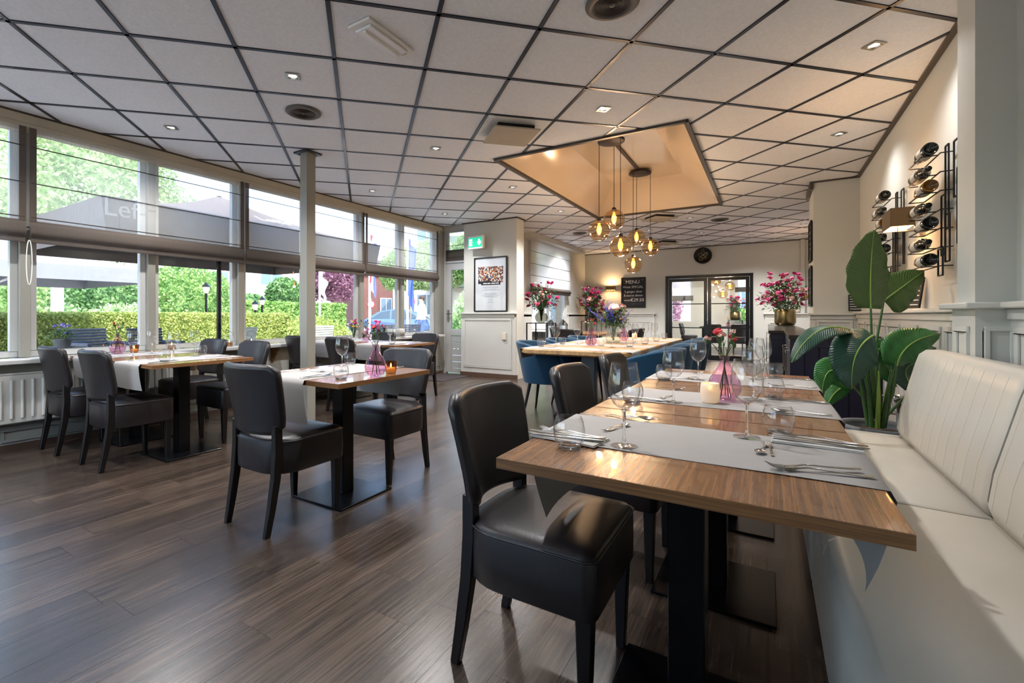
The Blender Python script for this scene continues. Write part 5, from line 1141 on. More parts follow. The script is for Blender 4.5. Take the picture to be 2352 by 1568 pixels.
# small things on the window sill
for x, y, l in ((-5.13, 3.03, 'glass candle jar with wire handle on the sill, left of the two by the post'), (-5.13, 3.30, 'glass candle jar with wire handle on the sill, right of the two by the post'), (-5.12, 2.42, 'glass candle jar on the sill behind the left tables')): place(canJ, (x, y, .746), .4, l, 'lit candles')
t = bouquet('flower_jar', 'white jar of pink and yellow flowers on the sill by the far left table', (-5.13, 4.92, .746), [(.001, 0), (.05, 0), (.055, .01), (.05, .11), (.045, .13)], 'clear', .11, .16, [('pink', 6, .025, .02, .16, 0), ('yellow', 6, .025, .02, .14, 0), ('white', 6, .02, .02, .16, 0)], 71, 20)
for y, l in ((5.72, 'clear glass jug with white napkins on the sill, left of the pair'), (5.95, 'clear glass jug with white napkins on the sill, right of the pair')):
    t = thing('glass_jug', l, 'jug', (-5.12, y, .746), 0, 'glass jugs on the sill'); MB().lathe([(.001, 0), (.07, 0), (.078, .01), (.08, .14), (.06, .18), (.05, .2), (.047, .2), (.057, .178), (.076, .138), (.073, .014), (.001, .01)], 24).obj('body', M['clear'], t); MB().lathe([(.001, .012), (.066, .012), (.068, .13), (.001, .14)], 16).obj('napkin_roll', M['napkin'], t); MB().tube([(.05, 0, .19), (.1, 0, .18), (.11, 0, .1), (.075, 0, .04)], .006, 8).obj('handle', M['clear'], t)
# ------------------------------------------------------------------ outside: terrace, parasols, hedges, street
GM = mat('terrace_paving', '#d2cbbf', .9, noise=(3, .12))
struct(MB().box(-16.5, XL - TH, -30, 30, -.2, -.02).box(-16.5, 1.5, YB + 6.3, 30, -.2, -.02).box(XL - TH, 60, -40, YN - TH, -.2, -.02).obj('ground', GM))
struct(MB().box(-90, -16.5, -60, 120, -.25, -.05).box(-16.5, 60, 30, 120, -.25, -.05).obj('ground_street', mat('street_paving', '#a29c92', .9, noise=(2, .1))))
def leafmatx(name, a, b, tl=.35):
    m, nt, bs = newmat(name); N = nt.nodes; L = nt.links; tc = N.new('ShaderNodeTexCoord'); tx = N.new('ShaderNodeTexNoise'); tx.inputs['Scale'].default_value = 3.5; tx.inputs['Detail'].default_value = 6
    L.new(tc.outputs['Object'], tx.inputs[0]); rp = N.new('ShaderNodeValToRGB'); rp.color_ramp.elements[0].position = .36; rp.color_ramp.elements[1].position = .64; rp.color_ramp.elements[0].color = (*rgb(a), 1); rp.color_ramp.elements[1].color = (*rgb(b), 1)
    L.new(tx.outputs['Fac'], rp.inputs[0]); L.new(rp.outputs[0], bs.inputs['Base Color']); bs.inputs['Roughness'].default_value = .6
    t2 = N.new('ShaderNodeBsdfTranslucent'); L.new(rp.outputs[0], t2.inputs[0]); mx = N.new('ShaderNodeMixShader'); mx.inputs[0].default_value = tl; L.new(bs.outputs[0], mx.inputs[1]); L.new(t2.outputs[0], mx.inputs[2]); L.new(mx.outputs[0], N['Material Output'].inputs[0]); return m
LF = {'lime': leafmatx('lime_hedge_leaf', '7d8f42', 'a9b463'), 'green': leafmatx('green_leaf', '54803f', '9cbb6c'), 'mid': leafmatx('mid_leaf', '5f8c4a', 'b0cb84'), 'dark': leafmatx('dark_leaf', '41683c', '7aa260'), 'purple': leafmatx('purple_leaf', '5a3346', 'a0718c'), 'pale': leafmatx('pale_leaf', '86a867', 'c3d3a4'), 'clip': leafmatx('clipped_leaf', '64913f', '9fbe6c')}
def cloud(blobs, n, size, seed, core=.8):
    r = random.Random(seed); mb = MB(); tot = sum(b[3] * b[4] * b[5] for b in blobs)
    vs = []; fs = []
    for cx, cy, cz, rx, ry, rz in blobs:
        k = max(20, int(n * (rx * ry * rz) / tot))
        mb.sphere((cx, cy, cz), 1, 10, 7, (rx * core, ry * core, rz * core))
        for _ in range(k):
            z = r.uniform(-.75, 1); a = r.uniform(0, 6.283); q = math.sqrt(max(0, 1 - z * z)); rr = r.uniform(.72, 1.06)
            p = Vector((cx + rx * q * math.cos(a) * rr, cy + ry * q * math.sin(a) * rr, cz + rz * z * rr))
            d = Vector((r.uniform(-1, 1), r.uniform(-1, 1), r.uniform(-1, 1))).normalized(); e = d.cross(Vector((r.uniform(-1, 1), r.uniform(-1, 1), r.uniform(-1, 1)))).normalized()
            s = size * r.uniform(.6, 1.3); b = len(vs); vs += [p - d * s, p + e * s * .55, p + d * s, p - e * s * .55]; fs.append((b, b + 1, b + 2, b + 3))
    mb.add(vs, fs); return mb
def tree(name, label, cat, loc, blobs, n, size, lm, seed, trunk=None, group=None):
    t = thing(name, label, cat, loc, 0, group); tag(cloud(blobs, n, size, seed).obj('foliage', LF[lm], t), kind='stuff')
    if trunk: MB().tube([(0, 0, 0), (.05, .03, trunk[0] * .6), (0, 0, trunk[0])], [trunk[1], trunk[1] * .8, trunk[1] * .55], 10).obj('trunk', mat('bark_' + name + str(seed), '#8a7560', .9, noise=(8, .3)), t)
    return t
def hedge(label, x0, x1, y0, y1, h, n, size, lm, seed, rz=0):
    r = random.Random(seed); t = thing('hedge', label, 'hedge', ((x0 + x1) / 2, (y0 + y1) / 2, 0), rz); w, L = (x1 - x0) / 2, (y1 - y0) / 2
    mb = MB().box(-w + .06, w - .06, -L + .06, L - .06, 0, h - .07); vs = []; fs = []
    for _ in range(n):
        f = r.random(); A = (2 * L * h, 2 * L * 2 * w, 2 * w * h)
        f *= A[0] + A[1] + 2 * A[2]
        if f < A[0]: p = Vector((w, r.uniform(-L, L), r.uniform(0, h)))
        elif f < A[0] + A[1]: p = Vector((r.uniform(-w, w), r.uniform(-L, L), h))
        else: p = Vector((r.uniform(-w, w), r.choice((-L, L)), r.uniform(0, h)))
        p += Vector((r.uniform(-1, 1), r.uniform(-1, 1), r.uniform(-1, 1))) * .07
        d = Vector((r.uniform(-1, 1), r.uniform(-1, 1), r.uniform(-1, 1))).normalized(); e = d.cross(Vector((r.uniform(-1, 1), r.uniform(-1, 1), r.uniform(-1, 1)))).normalized(); s = size * r.uniform(.6, 1.3); b = len(vs); vs += [p - d * s, p + e * s * .6, p + d * s, p - e * s * .6]; fs.append((b, b + 1, b + 2, b + 3))
    mb.add(vs, fs); tag(mb.obj('foliage', LF[lm], t), kind='stuff'); return t
hedge('yellow-green clipped hedge running along the far side of the terrace', -15.2, -14.2, -6, 10.6, 1.11, 80000, .034, 'lime', 1)
tree('rounded_shrub', 'bright yellow-green rounded shrub at the end of the terrace hedge', 'shrub', (-14.2, 11.4, 0), [(0, 0, .45, .95, 1.3, .62), (0, 1.0, .3, .8, .9, .5)], 5000, .06, 'lime', 2)
hedge('tall clipped green hedge in front of the white house', -23, -22, 8, 20.4, 1.75, 16000, .09, 'clip', 3)
tree('domed_shrub', 'large dome-shaped green shrub behind the hedge', 'shrub', (-18.3, 9.2, 0), [(0, 0, 1.2, 1.75, 1.75, 1.75)], 18000, .06, 'green', 4, group='shrubs beyond the hedge')
tree('leafy_shrub', 'dark leafy shrub behind the hedge left of the dome', 'shrub', (-19, 6.6, 0), [(0, 0, 1.3, 1.7, 1.6, 1.4), (.3, -1.2, 1.1, 1.4, 1.4, 1.3)], 16000, .065, 'dark', 5, group='shrubs beyond the hedge')
tree('leafy_shrub', 'loose flowering shrub behind the hedge near the white post', 'shrub', (-17.5, 3.4, 0), [(0, 0, 1.2, 1.5, 1.6, 1.4), (.2, -1.6, 1.1, 1.4, 1.3, 1.3)], 16000, .065, 'mid', 6, group='shrubs beyond the hedge')
tree('leafy_shrub', 'reddish topped low shrub row behind the hedge', 'shrub', (-16.4, 6.2, 0), [(0, -1.5, .7, .7, 1.2, .7), (0, .3, .75, .7, 1.2, .7)], 4000, .07, 'pale', 7, group='shrubs beyond the hedge')
tree('leafy_shrub', 'green shrub at the left edge behind the hedge', 'shrub', (-17.5, 0.2, 0), [(0, 0, 1.3, 1.5, 1.8, 1.5)], 12000, .065, 'mid', 8, group='shrubs beyond the hedge')
tree('garden_tree', 'very tall pale green tree behind the parasols', 'tree', (-25, 8.2, 0), [(0, 0, 7, 3.2, 3.4, 3.6), (1, -2.5, 5.5, 2.4, 2.6, 2.6), (0, 2.6, 5.4, 2.2, 2.4, 2.4)], 36000, .09, 'pale', 9, (6, .28), 'tall trees')
tree('garden_tree', 'tall green tree at the left edge of the view', 'tree', (-24, 1.5, 0), [(0, 0, 5, 3, 3, 3)], 20000, .09, 'mid', 10, (4.5, .25), 'tall trees')
tree('garden_tree', 'purple leaved tree between the column and the white flag', 'tree', (-25.5, 22.4, 0), [(0, 0, 3.4, 1.5, 1.6, 1.7), (.4, -1.2, 3.8, 1.2, 1.3, 1.3)], 6000, .12, 'purple', 11, (3, .15), 'street trees')
tree('garden_tree', 'bare dark-stemmed bush in front of the white house', 'tree', (-25, 17.5, 0), [(0, .8, 2.2, .9, 1.2, 1.2), (0, -1.5, 1.5, .9, 1.2, .8)], 5000, .12, 'dark', 12, (2, .1), 'street trees')
for k, (x, y, h, rr, lm, l) in enumerate(((-22.5, 27, 4.3, 2.1, 'mid', 'young street tree right of the purple tree'), (-20.5, 27.5, 4.6, 2.3, 'pale', 'leafy street tree above the blue car'), (-17, 29, 5, 2.6, 'green', 'leafy street tree beside the blue flag'), (-13, 27, 5.2, 2.6, 'pale', 'leafy street tree nearest the glazed door'), (-38, 31, 5, 3, 'mid', 'broad tree far down the street'))):
    tree('street_tree', l, 'tree', (x, y, 0), [(0, 0, h, rr, rr, rr * .85)], 14000, .085, lm, 20 + k, (h * .8, .13), 'street trees')
tree('garden_bush', 'green bush outside the glazed door', 'shrub', (-7.6, 12.2, 0), [(0, 0, .6, .8, .8, .75)], 3500, .06, 'mid', 31, None, 'bushes outside the corner'); tree('garden_bush', 'green bush outside the alcove window', 'shrub', (-12.5, 21.5, 0), [(0, 0, 1.2, 1.6, 2.2, 1.5)], 5000, .09, 'pale', 32, None, 'bushes outside the corner')
# parasols
def parasol(label, cx, cy, hx, hy, ze, zt, val, fab, pole, group):
    t = thing('garden_parasol', label, 'parasol', (cx, cy, 0), 0, group); m = mat('parasol_cloth_' + str(round(cx * 10)) + str(round(cy * 10)), fab, .85, noise=(3, .06))
    cn = [(-hx, -hy), (hx, -hy), (hx, hy), (-hx, hy)]
    for i in range(4):
        a, b = cn[i], cn[(i + 1) % 4]
        def pan(u, v): 
            e = (a[0] + (b[0] - a[0]) * u, a[1] + (b[1] - a[1]) * u); z = zt + (ze - zt) * v - .05 * math.sin(math.pi * u) * v * 0 - .10 * math.sin(math.pi * v); return (e[0] * v, e[1] * v, z)
        MB().slab(pan, 8, 8, .006).obj('canopy_panel', m, t)
        def vl(u, v): e = (a[0] + (b[0] - a[0]) * u, a[1] + (b[1] - a[1]) * u); return (e[0] * (1 - .03 * v), e[1] * (1 - .03 * v), ze - val * v)
        MB().slab(vl, 8, 3, .005).obj('valance', m, t)
        MB().bar((0, 0, zt - .25), (a[0] * .98, a[1] * .98, ze - .01), .02).obj('rib', M['white'], t); MB().bar((0, 0, ze - .35), (a[0] * .5, a[1] * .5, (zt + ze) / 2 - .14), .018).obj('strut', M['white'], t)
    MB().tube([(0, 0, 0), (0, 0, zt)], .035, 10).obj('pole', M['steel_black'] if pole else M['white'], t); MB().box(-.4, .4, -.4, .4, -.02, .06).obj('foot', M['potgrey'], t); return t
pa = parasol('large taupe parasol with white lettering right outside the windows', -7.4, 4.2, 1.5, 2.1, 2.36, 3.0, .40, '#6a615b', 1, 'parasols on the terrace')
text_obj('Leffe', .27, M['chalkw'], pa, (1.512, -1.83, -0), (R(90), 0, R(90)), ext=.001).location.z = 2.16
text_obj('Leffe', .3, M['chalkw'], pa, (1.0, .35, 2.53), (R(23), 0, R(90)), ext=.001)
pb = parasol('pale grey parasol further out on the terrace', -12.2, 2.6, 1.7, 2.05, 2.0, 2.75, .26, '#8a8d94', 1, 'parasols on the terrace'); parasol('dark parasol at the left edge of the terrace', -8.6, -1.4, 1.6, 2.0, 2.3, 3.0, .3, '#5d5a5c', 1, 'parasols on the terrace')
# garden lamps, flags, signs
def lamp(x, y, h, l):
    t = thing('garden_lamp', l, 'lamp post', (x, y, 0), 0, 'garden lamp posts'); MB().tube([(0, 0, 0), (0, 0, h)], .04, 8).obj('pole', M['steel_black'], t); MB().lathe([(.001, h), (.07, h), (.12, h + .22), (.001, h + .22)], 8).obj('glass_head', M['frost'], t); MB().lathe([(.15, h + .22), (.06, h + .32), (.001, h + .38)], 8).obj('cap', M['steel_black'], t)
lamp(-16.2, 8.75, 1.85, 'black lantern post in front of the domed shrub'); lamp(-16.4, 10.7, 1.3, 'small lantern post right of the domed shrub'); lamp(-18.5, 12.4, 1.55, 'white headed lantern post before the white house')
def flag(x, y, h, strips, l, length):
    t = thing('flag', l, 'flag', (x, y, 0), 0, 'flags along the street'); MB().tube([(0, 0, 0), (0, 0, h)], .045, 8).obj('pole', M['white'], t); n = len(strips)
    for k, c in enumerate(strips):
        def cl(u, v, k=k): w = (k + u) / n; z = h - .1 - v * length - w * .5; return (math.cos(PSI) * w * .32 * (1 - .35 * v) + .05 * math.sin(v * 9 + w * 7) , math.sin(PSI) * w * .32 + .06 * math.sin(w * 9 + v * 4), z)
        MB().slab(cl, 6, 12, .006).obj('flag_cloth', mat('flag_' + c + str(round(y)), '#' + c, .8), t)
flag(-16, 13.4, 3.1, ['e9e9ee'], 'white flag hanging from its pole beside the column', .85); flag(-14, 14.3, 4.6, ['c8323c', 'eceaea', '4a55a8'], 'red, white and blue flag hanging by the parasol tip', 2.2); flag(-12.5, 14.95, 4.4, ['3a4fae'], 'blue flag hanging next to the round sign', 2.6)
def sign(x, y, z, l):
    t = thing('traffic_sign', l, 'traffic sign', (x, y, 0), PSI, 'round traffic signs'); MB().tube([(0, 0, 0), (0, 0, z + .3)], .03, 8).obj('pole', M['nickel'], t); MB().at((0, -.04, z), (R(90), 0, 0)).lathe([(.001, 0), (.21, 0), (.21, .012), (.001, .012)], 28).obj('rim', PET['red'], t); MB().at((0, -.053, z), (R(90), 0, 0)).lathe([(.001, 0), (.165, 0), (.165, .004), (.001, .004)], 28).obj('face', M['white'], t)
sign(-17.8, 18.3, 1.68, 'round red-rimmed traffic sign behind the red white and blue flag'); sign(-14.1, 17.1, 1.75, 'round red-rimmed traffic sign left of the glazed door')
# houses
def house(name, label, loc, rz, sx, sy, h, wallc, roofc, wins, rh=2.2):
    t = thing(name, label, 'house', loc, rz); MB().box(-sx, sx, -sy, sy, 0, h).obj('wall', mat('facade_' + name + str(round(loc[1])), wallc, .85, noise=(2, .05)), t)
    if rh: MB().add([(-sx - .3, -sy - .3, h), (sx + .3, -sy - .3, h), (sx + .3, sy + .3, h), (-sx - .3, sy + .3, h), (0, -sy, h + rh), (0, sy, h + rh)], [(0, 1, 4), (1, 2, 5, 4), (2, 3, 5), (3, 0, 4, 5), (3, 2, 1, 0)]).obj('roof', mat('rooftiles_' + str(round(loc[1])), roofc, .8, noise=(6, .2)), t)
    gm = mat('house_glass_' + str(round(loc[1])), '#6b8090', .1)
    for (y, z, w, hh) in wins:
        f = MB().box(sx, sx + .06, y - w, y + w, z - hh, z + hh).obj('window', M['white'], t); MB().box(sx + .05, sx + .07, y - w + .08, y - .04, z - hh + .08, z + hh - .08).obj('pane', gm, f); MB().box(sx + .05, sx + .07, y + .04, y + w - .08, z - hh + .08, z + hh - .08).obj('pane', gm, f)
    return t
house('white_house', 'white rendered house with red roof beyond the clipped hedge', (-34, 20.6, 0), 0, 4, 6, 5.2, '#e6e0da', '#9c4a3c', [(-3.6, 3.2, .7, .8), (.2, 3.9, .9, .7), (.2, 1.4, 1.0, .9), (3.8, 3.6, .8, .7)])
house('brick_house', 'dark brick house far down the street', (-38, 46, 0), R(-20), 5, 9, 5.5, '#6c4a44', '#4a3f40', [(-6, 2, .7, 1), (-2, 2, .7, 1), (2, 2, .7, 1), (6, 2, .7, 1), (-4, 4.3, .6, .6), (3, 4.3, .6, .6)])
ab = house('apartment_block', 'pale apartment block with balconies seen through the glazed door', (-19, 40, 0), R(-68), 6, 11, 10, '#cfccc8', '#cfccc8', [(-8, 2, .9, .9), (-4, 2, .9, .9), (0, 2, .9, .9), (4, 2, .9, .9), (8, 2, .9, .9), (-8, 5, .9, .9), (-4, 5, .9, .9), (0, 5, .9, .9), (4, 5, .9, .9), (8, 5, .9, .9), (-8, 8, .9, .9), (0, 8, .9, .9), (4, 8, .9, .9), (8, 8, .9, .9)], 0)
for y in (-6, 2, 8):
    for z in (3.4, 6.4): MB().box(6, 7.2, y - 1.8, y + 1.8, z, z + .15).box(7.15, 7.2, y - 1.8, y + 1.8, z + .15, z + 1.1).obj('balcony', mat('balcony_panel_%d_%d' % (y, z), '#6f7f74', .6), ab)
house('white_house', 'white house seen through the window of the next room', (2.5, 40, 0), R(-90), 4, 9, 6, '#ebe8e4', '#6a6566', [(-4, 2.2, 1, 1), (0, 2.2, 1, 1), (4, 2.2, 1, 1), (-2, 4.8, .9, .8), (3, 4.8, .9, .8)])
hedge('green hedge outside the next room', -2.4, 5, 26.6, 27.4, 1.35, 9000, .08, 'clip', 41)
tree('leafy_shrub', 'russet shrub outside the narrow window of the next room', 'shrub', (-5.2, 26, 0), [(0, 0, 1.6, 1.5, 1.3, 1.9)], 5000, .11, 'purple', 42)
# cars
def car(label, loc, rz, col, seed):
    t = thing('parked_car', label, 'car', loc, rz, 'parked cars'); m = mat('car_paint_%d' % seed, col, .2, .3, coat=.8); g = mat('car_glass_%d' % seed, '#31404a', .05)
    side = [(-2.1, .35), (-2.15, .62), (-2.02, .82), (-1.3, .92), (-.55, 1.36), (.1, 1.48), (.9, 1.46), (1.65, 1.18), (2.05, .95), (2.12, .6), (2.08, .35)]
    rs = []
    for x, z in side: rs.append(None)
    W2 = .86; pr = lambda k, s: [(x, s * W2 * k * (1 if z < .95 else 1 - .28 * (z - .95) / .5), z) for x, z in side]
    a, b = pr(1, -1), pr(1, 1); n = len(a); MB().add(a + b, [tuple(range(n)), tuple(range(2 * n - 1, n - 1, -1))] + [(i, n + i, n + (i + 1) % n, (i + 1) % n) for i in range(n)]).obj('body', m, t, bev=.04)
    for s in (-1, 1):
        for q in ([(-.95, .98), (-.5, 1.3), (.02, 1.41), (.05, .98)], [(.12, .98), (.12, 1.41), (.8, 1.39), (1.0, .98)], [(1.08, .98), (.9, 1.36), (1.3, 1.2), (1.5, 1.0)]):
            f = lambda z: s * (W2 * (1 if z < .95 else 1 - .28 * (z - .95) / .5) + .006); MB().add([(x, f(z), z) for x, z in q] + [(x, f(z) - s * .02, z) for x, z in q], [tuple(range(4)), (7, 6, 5, 4), (0, 4, 5, 1), (1, 5, 6, 2), (2, 6, 7, 3), (3, 7, 4, 0)]).obj('side_window', g, t)
        for x in (-1.3, 1.3):
            wl_ = MB().at((x, s * .78, .32), (R(90), 0, 0)).lathe([(.001, -.1), (.3, -.1), (.32, -.07), (.32, .07), (.3, .1), (.001, .1)], 24).obj('wheel', M['black'], t); MB().at((x, s * .885, .32), (R(90), 0, 0)).lathe([(.001, -.005), (.19, -.005), (.2, .005), (.001, .01)], 20).obj('hubcap', M['nickel'], wl_)
    MB().add([(-1.26, -.7, .94), (-1.26, .7, .94), (-.58, .62, 1.345), (-.58, -.62, 1.345)], [(0, 1, 2, 3)]).obj('windscreen', g, t)
    return t
car('light blue hatchback parked in the street beyond the windows', (-17.2, 19.25, -.05), PSI, '#3d567a', 1); car('silver car parked outside the next room', (.8, 24.2, -.05), R(5), '#c9cdd2', 2)
# terrace furniture
RT = mat('woven_rattan_grey', '#4a5160', .7, noise=(6, .2), bump=(50, .8, .01)); RW = mat('woven_rattan_pale', '#c9c8c4', .7, bump=(50, .8, .01))
def rattan(x, y, rz, m, l):
    t = thing('rattan_chair', l, 'garden chair', (x, y, 0), R(rz), 'rattan chairs on the terrace'); MB().box(-.28, .28, -.28, .28, .32, .43).obj('seat', m, t, bev=.02)
    for k in range(9): MB().box(-.29, .29, -.31 - .008 * k, -.27 - .008 * k, .43 + .05 * k, .43 + .05 * k + .044).obj('weave_band', m, t, bev=.008, seg=1)
    for s in (-1, 1):
        MB().box(s * .3 - .035, s * .3 + .035, -.3, .28, .60, .65).obj('armrest', m, t, bev=.01)
        for yy in (-.26, .25): MB().box(s * .3 - .025, s * .3 + .025, yy - .025, yy + .025, 0, .6).obj('leg', m, t)
rattan(-9.5, 3.36, 180 + 90 + 10, RT, 'dark woven garden chair outside, left of the two behind the purple vase'); rattan(-9.0, 4.0, 275, RT, 'dark woven garden chair outside, right of the two behind the purple vase'); rattan(-8.6, 5.1, 100, RW, 'pale woven garden chair beside the parasol pole'); rattan(-8.6, 7.0, 95, RW, 'pale woven garden chair outside behind the candle jars'); rattan(-8.2, 8.6, 80, RT, 'dark woven garden bench chair outside right of the column'); rattan(-8.0, 9.4, 80, RT, 'dark woven garden chair outside beside the pink geraniums')
t = thing('garden_table', 'low garden table outside the left windows', 'table', (-8.3, 2.5, 0)); MB().box(-.45, .45, -.45, .45, .57, .61).obj('tabletop', RT, t)
for a in (-.38, .38):
    for b in (-.38, .38): MB().box(a - .03, a + .03, b - .03, b + .03, 0, .57).obj('leg', RT, t)
bouquet('flower_pot', 'grey pot of purple petunias on the garden table outside', (-8.3, 2.5, .61), [(.001, 0), (.075, 0), (.08, .01), (.105, .15), (.11, .165)], 'potgrey', .17, .17, [('lilac', 6, .035, .05, .2, 0)], 81, 70, cat='plant'); bouquet('flower_pot', 'planter of pink geraniums outside, right of the column', (-7.6, 8.0, .5), [(.001, 0), (.12, 0), (.13, .01), (.17, .2), (.175, .22)], 'potgrey', .2, .25, [('pink', 10, .05, .02, .25, 0)], 82, 50, cat='plant')
t = thing('planter_box', 'dark planter box outside under the geraniums', 'planter', (-7.6, 8.0, 0)); MB().box(-.25, .25, -.9, .9, 0, .48).obj('box', RT, t, bev=.01); MB().box(-.27, .27, -.92, .92, .46, .5).obj('rim', RT, t)
t = thing('white_post', 'white post standing behind the hedge at the left', 'post', (-15.75, 4.64, 0)); MB().tube([(0, 0, 0), (0, 0, 2.6)], .14, 10).obj('shaft', M['white'], t); MB().lathe([(.001, 2.6), (.18, 2.6), (.16, 2.68), (.001, 2.72)], 10).obj('cap', M['white'], t)
# people in the street
def person(label, loc, rz, shirt, trousers, hair, sc=1):
    t = thing('person', label, 'person', loc, rz); 
    J = {'hip': ((0, 0, .95), .15), 'waist': ((0, 0, 1.08), .14), 'chest': ((0, .01, 1.32), .165), 'neck': ((0, 0, 1.48), .06), 'head': ((0, .02, 1.60), .088), 'top': ((0, .015, 1.68), .085)}
    E_ = [('hip', 'waist'), ('waist', 'chest'), ('chest', 'neck'), ('neck', 'head'), ('head', 'top')]
    for s in (-1, 1):
        q = 'LR'[s > 0]; J.update({'th' + q: ((s * .1, 0, .88), .09), 'kn' + q: ((s * .11, .04, .5), .062), 'an' + q: ((s * .11, -.02 + s * .04, .08), .042), 'to' + q: ((s * .12, .12 + s * .04, .04), .035), 'sh' + q: ((s * .19, 0, 1.42), .06), 'el' + q: ((s * .25, -.02, 1.15), .045), 'wr' + q: ((s * .25, .1, .92), .03), 'ha' + q: ((s * .25, .14, .85), .032)})
        E_ += [('hip', 'th' + q), ('th' + q, 'kn' + q), ('kn' + q, 'an' + q), ('an' + q, 'to' + q), ('chest', 'sh' + q), ('sh' + q, 'el' + q), ('el' + q, 'wr' + q), ('wr' + q, 'ha' + q)]
    ks = list(J); me = bpy.data.meshes.new('body'); me.from_pydata([J[k][0] for k in ks], [(ks.index(a), ks.index(b)) for a, b in E_], []); o = bpy.data.objects.new('body', me); COL.objects.link(o); o.parent = t; o.scale = (sc,) * 3
    o.modifiers.new('skin', 'SKIN')
    for i, k in enumerate(ks): sv = me.skin_vertices[0].data[i]; sv.radius = (J[k][1],) * 2; sv.use_root = k == 'hip'
    ss = o.modifiers.new('sub', 'SUBSURF'); ss.levels = ss.render_levels = 2
    m, nt, b = newmat('clothing_' + shirt); tc = nt.nodes.new('ShaderNodeTexCoord'); sx = nt.nodes.new('ShaderNodeSeparateXYZ'); rp = nt.nodes.new('ShaderNodeValToRGB'); rp.color_ramp.interpolation = 'CONSTANT'; dv = nt.nodes.new('ShaderNodeMath'); dv.operation = 'DIVIDE'; dv.inputs[1].default_value = 2
    nt.links.new(tc.outputs['Object'], sx.inputs[0]); nt.links.new(sx.outputs[2], dv.inputs[0]); nt.links.new(dv.outputs[0], rp.inputs[0]); nt.links.new(rp.outputs[0], b.inputs['Base Color'])
    el = rp.color_ramp.elements; el[0].color = (*rgb('2b2522'), 1); el[1].position = .05; el[1].color = (*rgb(trousers), 1)
    for p, c in ((.48, shirt), (.74, 'c99a7e')): e = el.new(p); e.color = (*rgb(c), 1)
    me.materials.append(m)
    MB().sphere((0, -.01, 1.655), .1, 14, 9, (1, 1.05, .95)).obj('hair', mat('hair_' + hair, '#' + hair, .8, noise=(30, .2)), t)
    f = MB().sphere((0, .095, 1.60), .014, 8, 6, (1, 1.3, 1.6)).obj('nose', mat('skin_' + shirt, '#c99a7e', .6), t)
    for s in (-1, 1): MB().sphere((s * .034, .098, 1.625), .009, 6, 5).obj('eye', M['black'], t); MB().sphere((s * .092, .02, 1.60), .02, 8, 5, (.5, 1, 1.5)).obj('ear', bpy.data.materials['skin_' + shirt], t)
    MB().box(-.025, .025, .096, .102, 1.553, 1.56).obj('mouth', PET['wine'], t); return t
person('person in white shirt and blue jeans walking by the parked car', (-9.6, 12.2, 0), R(150), 'e8e6e2', '4a5f86', '3a2a22')
person('grey-haired person in pale clothes outside the glazed door', (-6.6, 10.6, 0), R(120), 'd9d2ce', '9a93a0', 'c9c6c2')

# ------------------------------------------------------------------ next room behind the glass doors
pn2 = thing('pendant_lamp', 'small cluster of three amber globes in the room behind the glass doors', 'pendant lamp', (-1.05, 15.6, 0))
for x, y, z in ((-.22, 0, 2.12), (.12, .1, 1.95), (-.05, -.1, 1.72)):
    MB().tube([(x, y, z + .16), (x, y, 2.75)], .004, 6).obj('cord', M['black'], pn2)
    g = [(.14 * math.cos(R(-62 + 138 * k / 12)), .14 * math.sin(R(-62 + 138 * k / 12))) for k in range(13)]; MB().lathe(g + [(a * .985, b * .985) for a, b in g][::-1], 24, (x, y, z), closed=True).obj('glass_globe', M['amber_t'], pn2); MB().lathe([(.001, .11), (.03, .11), (.03, .16), (.001, .16)], 14, (x, y, z)).obj('cap', M['bronze'], pn2); MB().lathe([(.001, -.06), (.03, -.02), (.03, .02), (.014, .08)], 14, (x, y, z)).obj('bulb', M['bulbglass'], pn2)
    ld = bpy.data.lights.new('bulb_lamp', 'POINT'); ld.energy = 12; ld.color = (1, .75, .5); lo = bpy.data.objects.new('bulb_lamp', ld); COL.objects.link(lo); lo.parent = pn2; lo.location = (x, y, z - .2)
t = thing('black_dining_table', 'dark table in the room behind the glass doors', 'table', (-1.0, 16.2, 0)); MB().box(-.75, .75, -.4, .4, .72, .76).obj('tabletop', M['black'], t)
for a in (-.65, .65): MB().box(a - .04, a + .04, -.3, .3, 0, .72).obj('leg', M['black'], t)
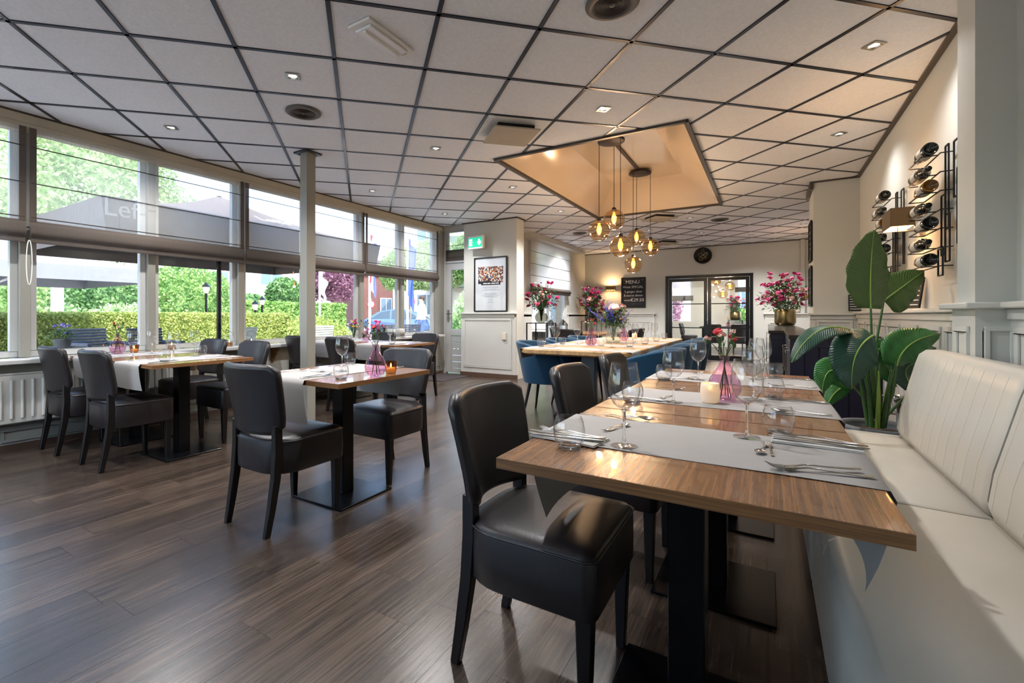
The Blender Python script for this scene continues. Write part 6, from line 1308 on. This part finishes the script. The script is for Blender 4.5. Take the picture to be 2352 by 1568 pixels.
place(vaseB, (-1.0, 16.1, .761), 0, 'purple bud vase on the table behind the glass doors', 'purple bud vases')
for x, y, rz, l in ((-1.35, 15.5, 0, 'dark chair behind the glass doors, left one at the table'), (-.65, 15.5, 0, 'dark chair behind the glass doors, right one at the table'), (-2.1, 16.2, -90, 'dark chair behind the left glass door'), (.1, 16.2, 90, 'dark chair at the right end of the table behind the glass doors')): chair(x, y, rz, l, 'dark chairs in the next room')
stand('black stand in front of the next room window', -.9, 17.9, .2, .95); bouquet('flower_vase', 'pink bouquet in a brass pot in the room behind the glass doors', (-.9, 17.9, .952), PROFB, 'brass', .36, .55, [('pink', 20, .055, .05, .5, 0), ('hot', 8, .05, .1, .5, 0), ('pale', 6, .06, .1, .4, 0)], 91, 60)
t = thing('radiator', 'white radiator in the room behind the glass doors', 'radiator', (-.6, ry1 - .1, 0)); MB().box(0, 2, 0, .08, .15, .7).obj('body', M['trimw'], t, bev=.01)
for k in range(28): MB().box(.05 + k * .07, .08 + k * .07, -.012, 0, .19, .66).obj('rib', M['trimw'], t)
for (a, b), l in zip(NW, ('beige blind in the narrow window of the next room', 'beige blind in the wide window of the next room')):
    bb_ = blind(l, 0, b - a, x=0, ztop=2.62, rods=(2.35,), hem=(2.05, 1.9) if b - a > 1 else (1.8, 1.62), m='blind2', group='beige blinds in the next room', tape=False); bb_.location = (b, ry1 - .06, 0); bb_.rotation_euler = (0, 0, R(90))
ld = bpy.data.lights.new('next_room_fill', 'AREA'); ld.energy = 60; ld.shape = 'RECTANGLE'; ld.size = 1.2; ld.size_y = .3  # lamp and glowing panel added to brighten the next room
t = thing('added_fill_light', 'added white panel light brightening the room behind the glass doors', 'light fixture', (-1.2, 15.2, 2.74)); MB().box(-.6, .6, -.15, .15, -.02, .01).obj('diffuser', mat('fill_panel', '#ffffff', .5, emit=((1, .97, .92), 4)), t); lo = bpy.data.objects.new('next_room_fill', ld); COL.objects.link(lo); lo.parent = t; lo.location = (0, 0, -.03)

for o in PROTO: kill(o)
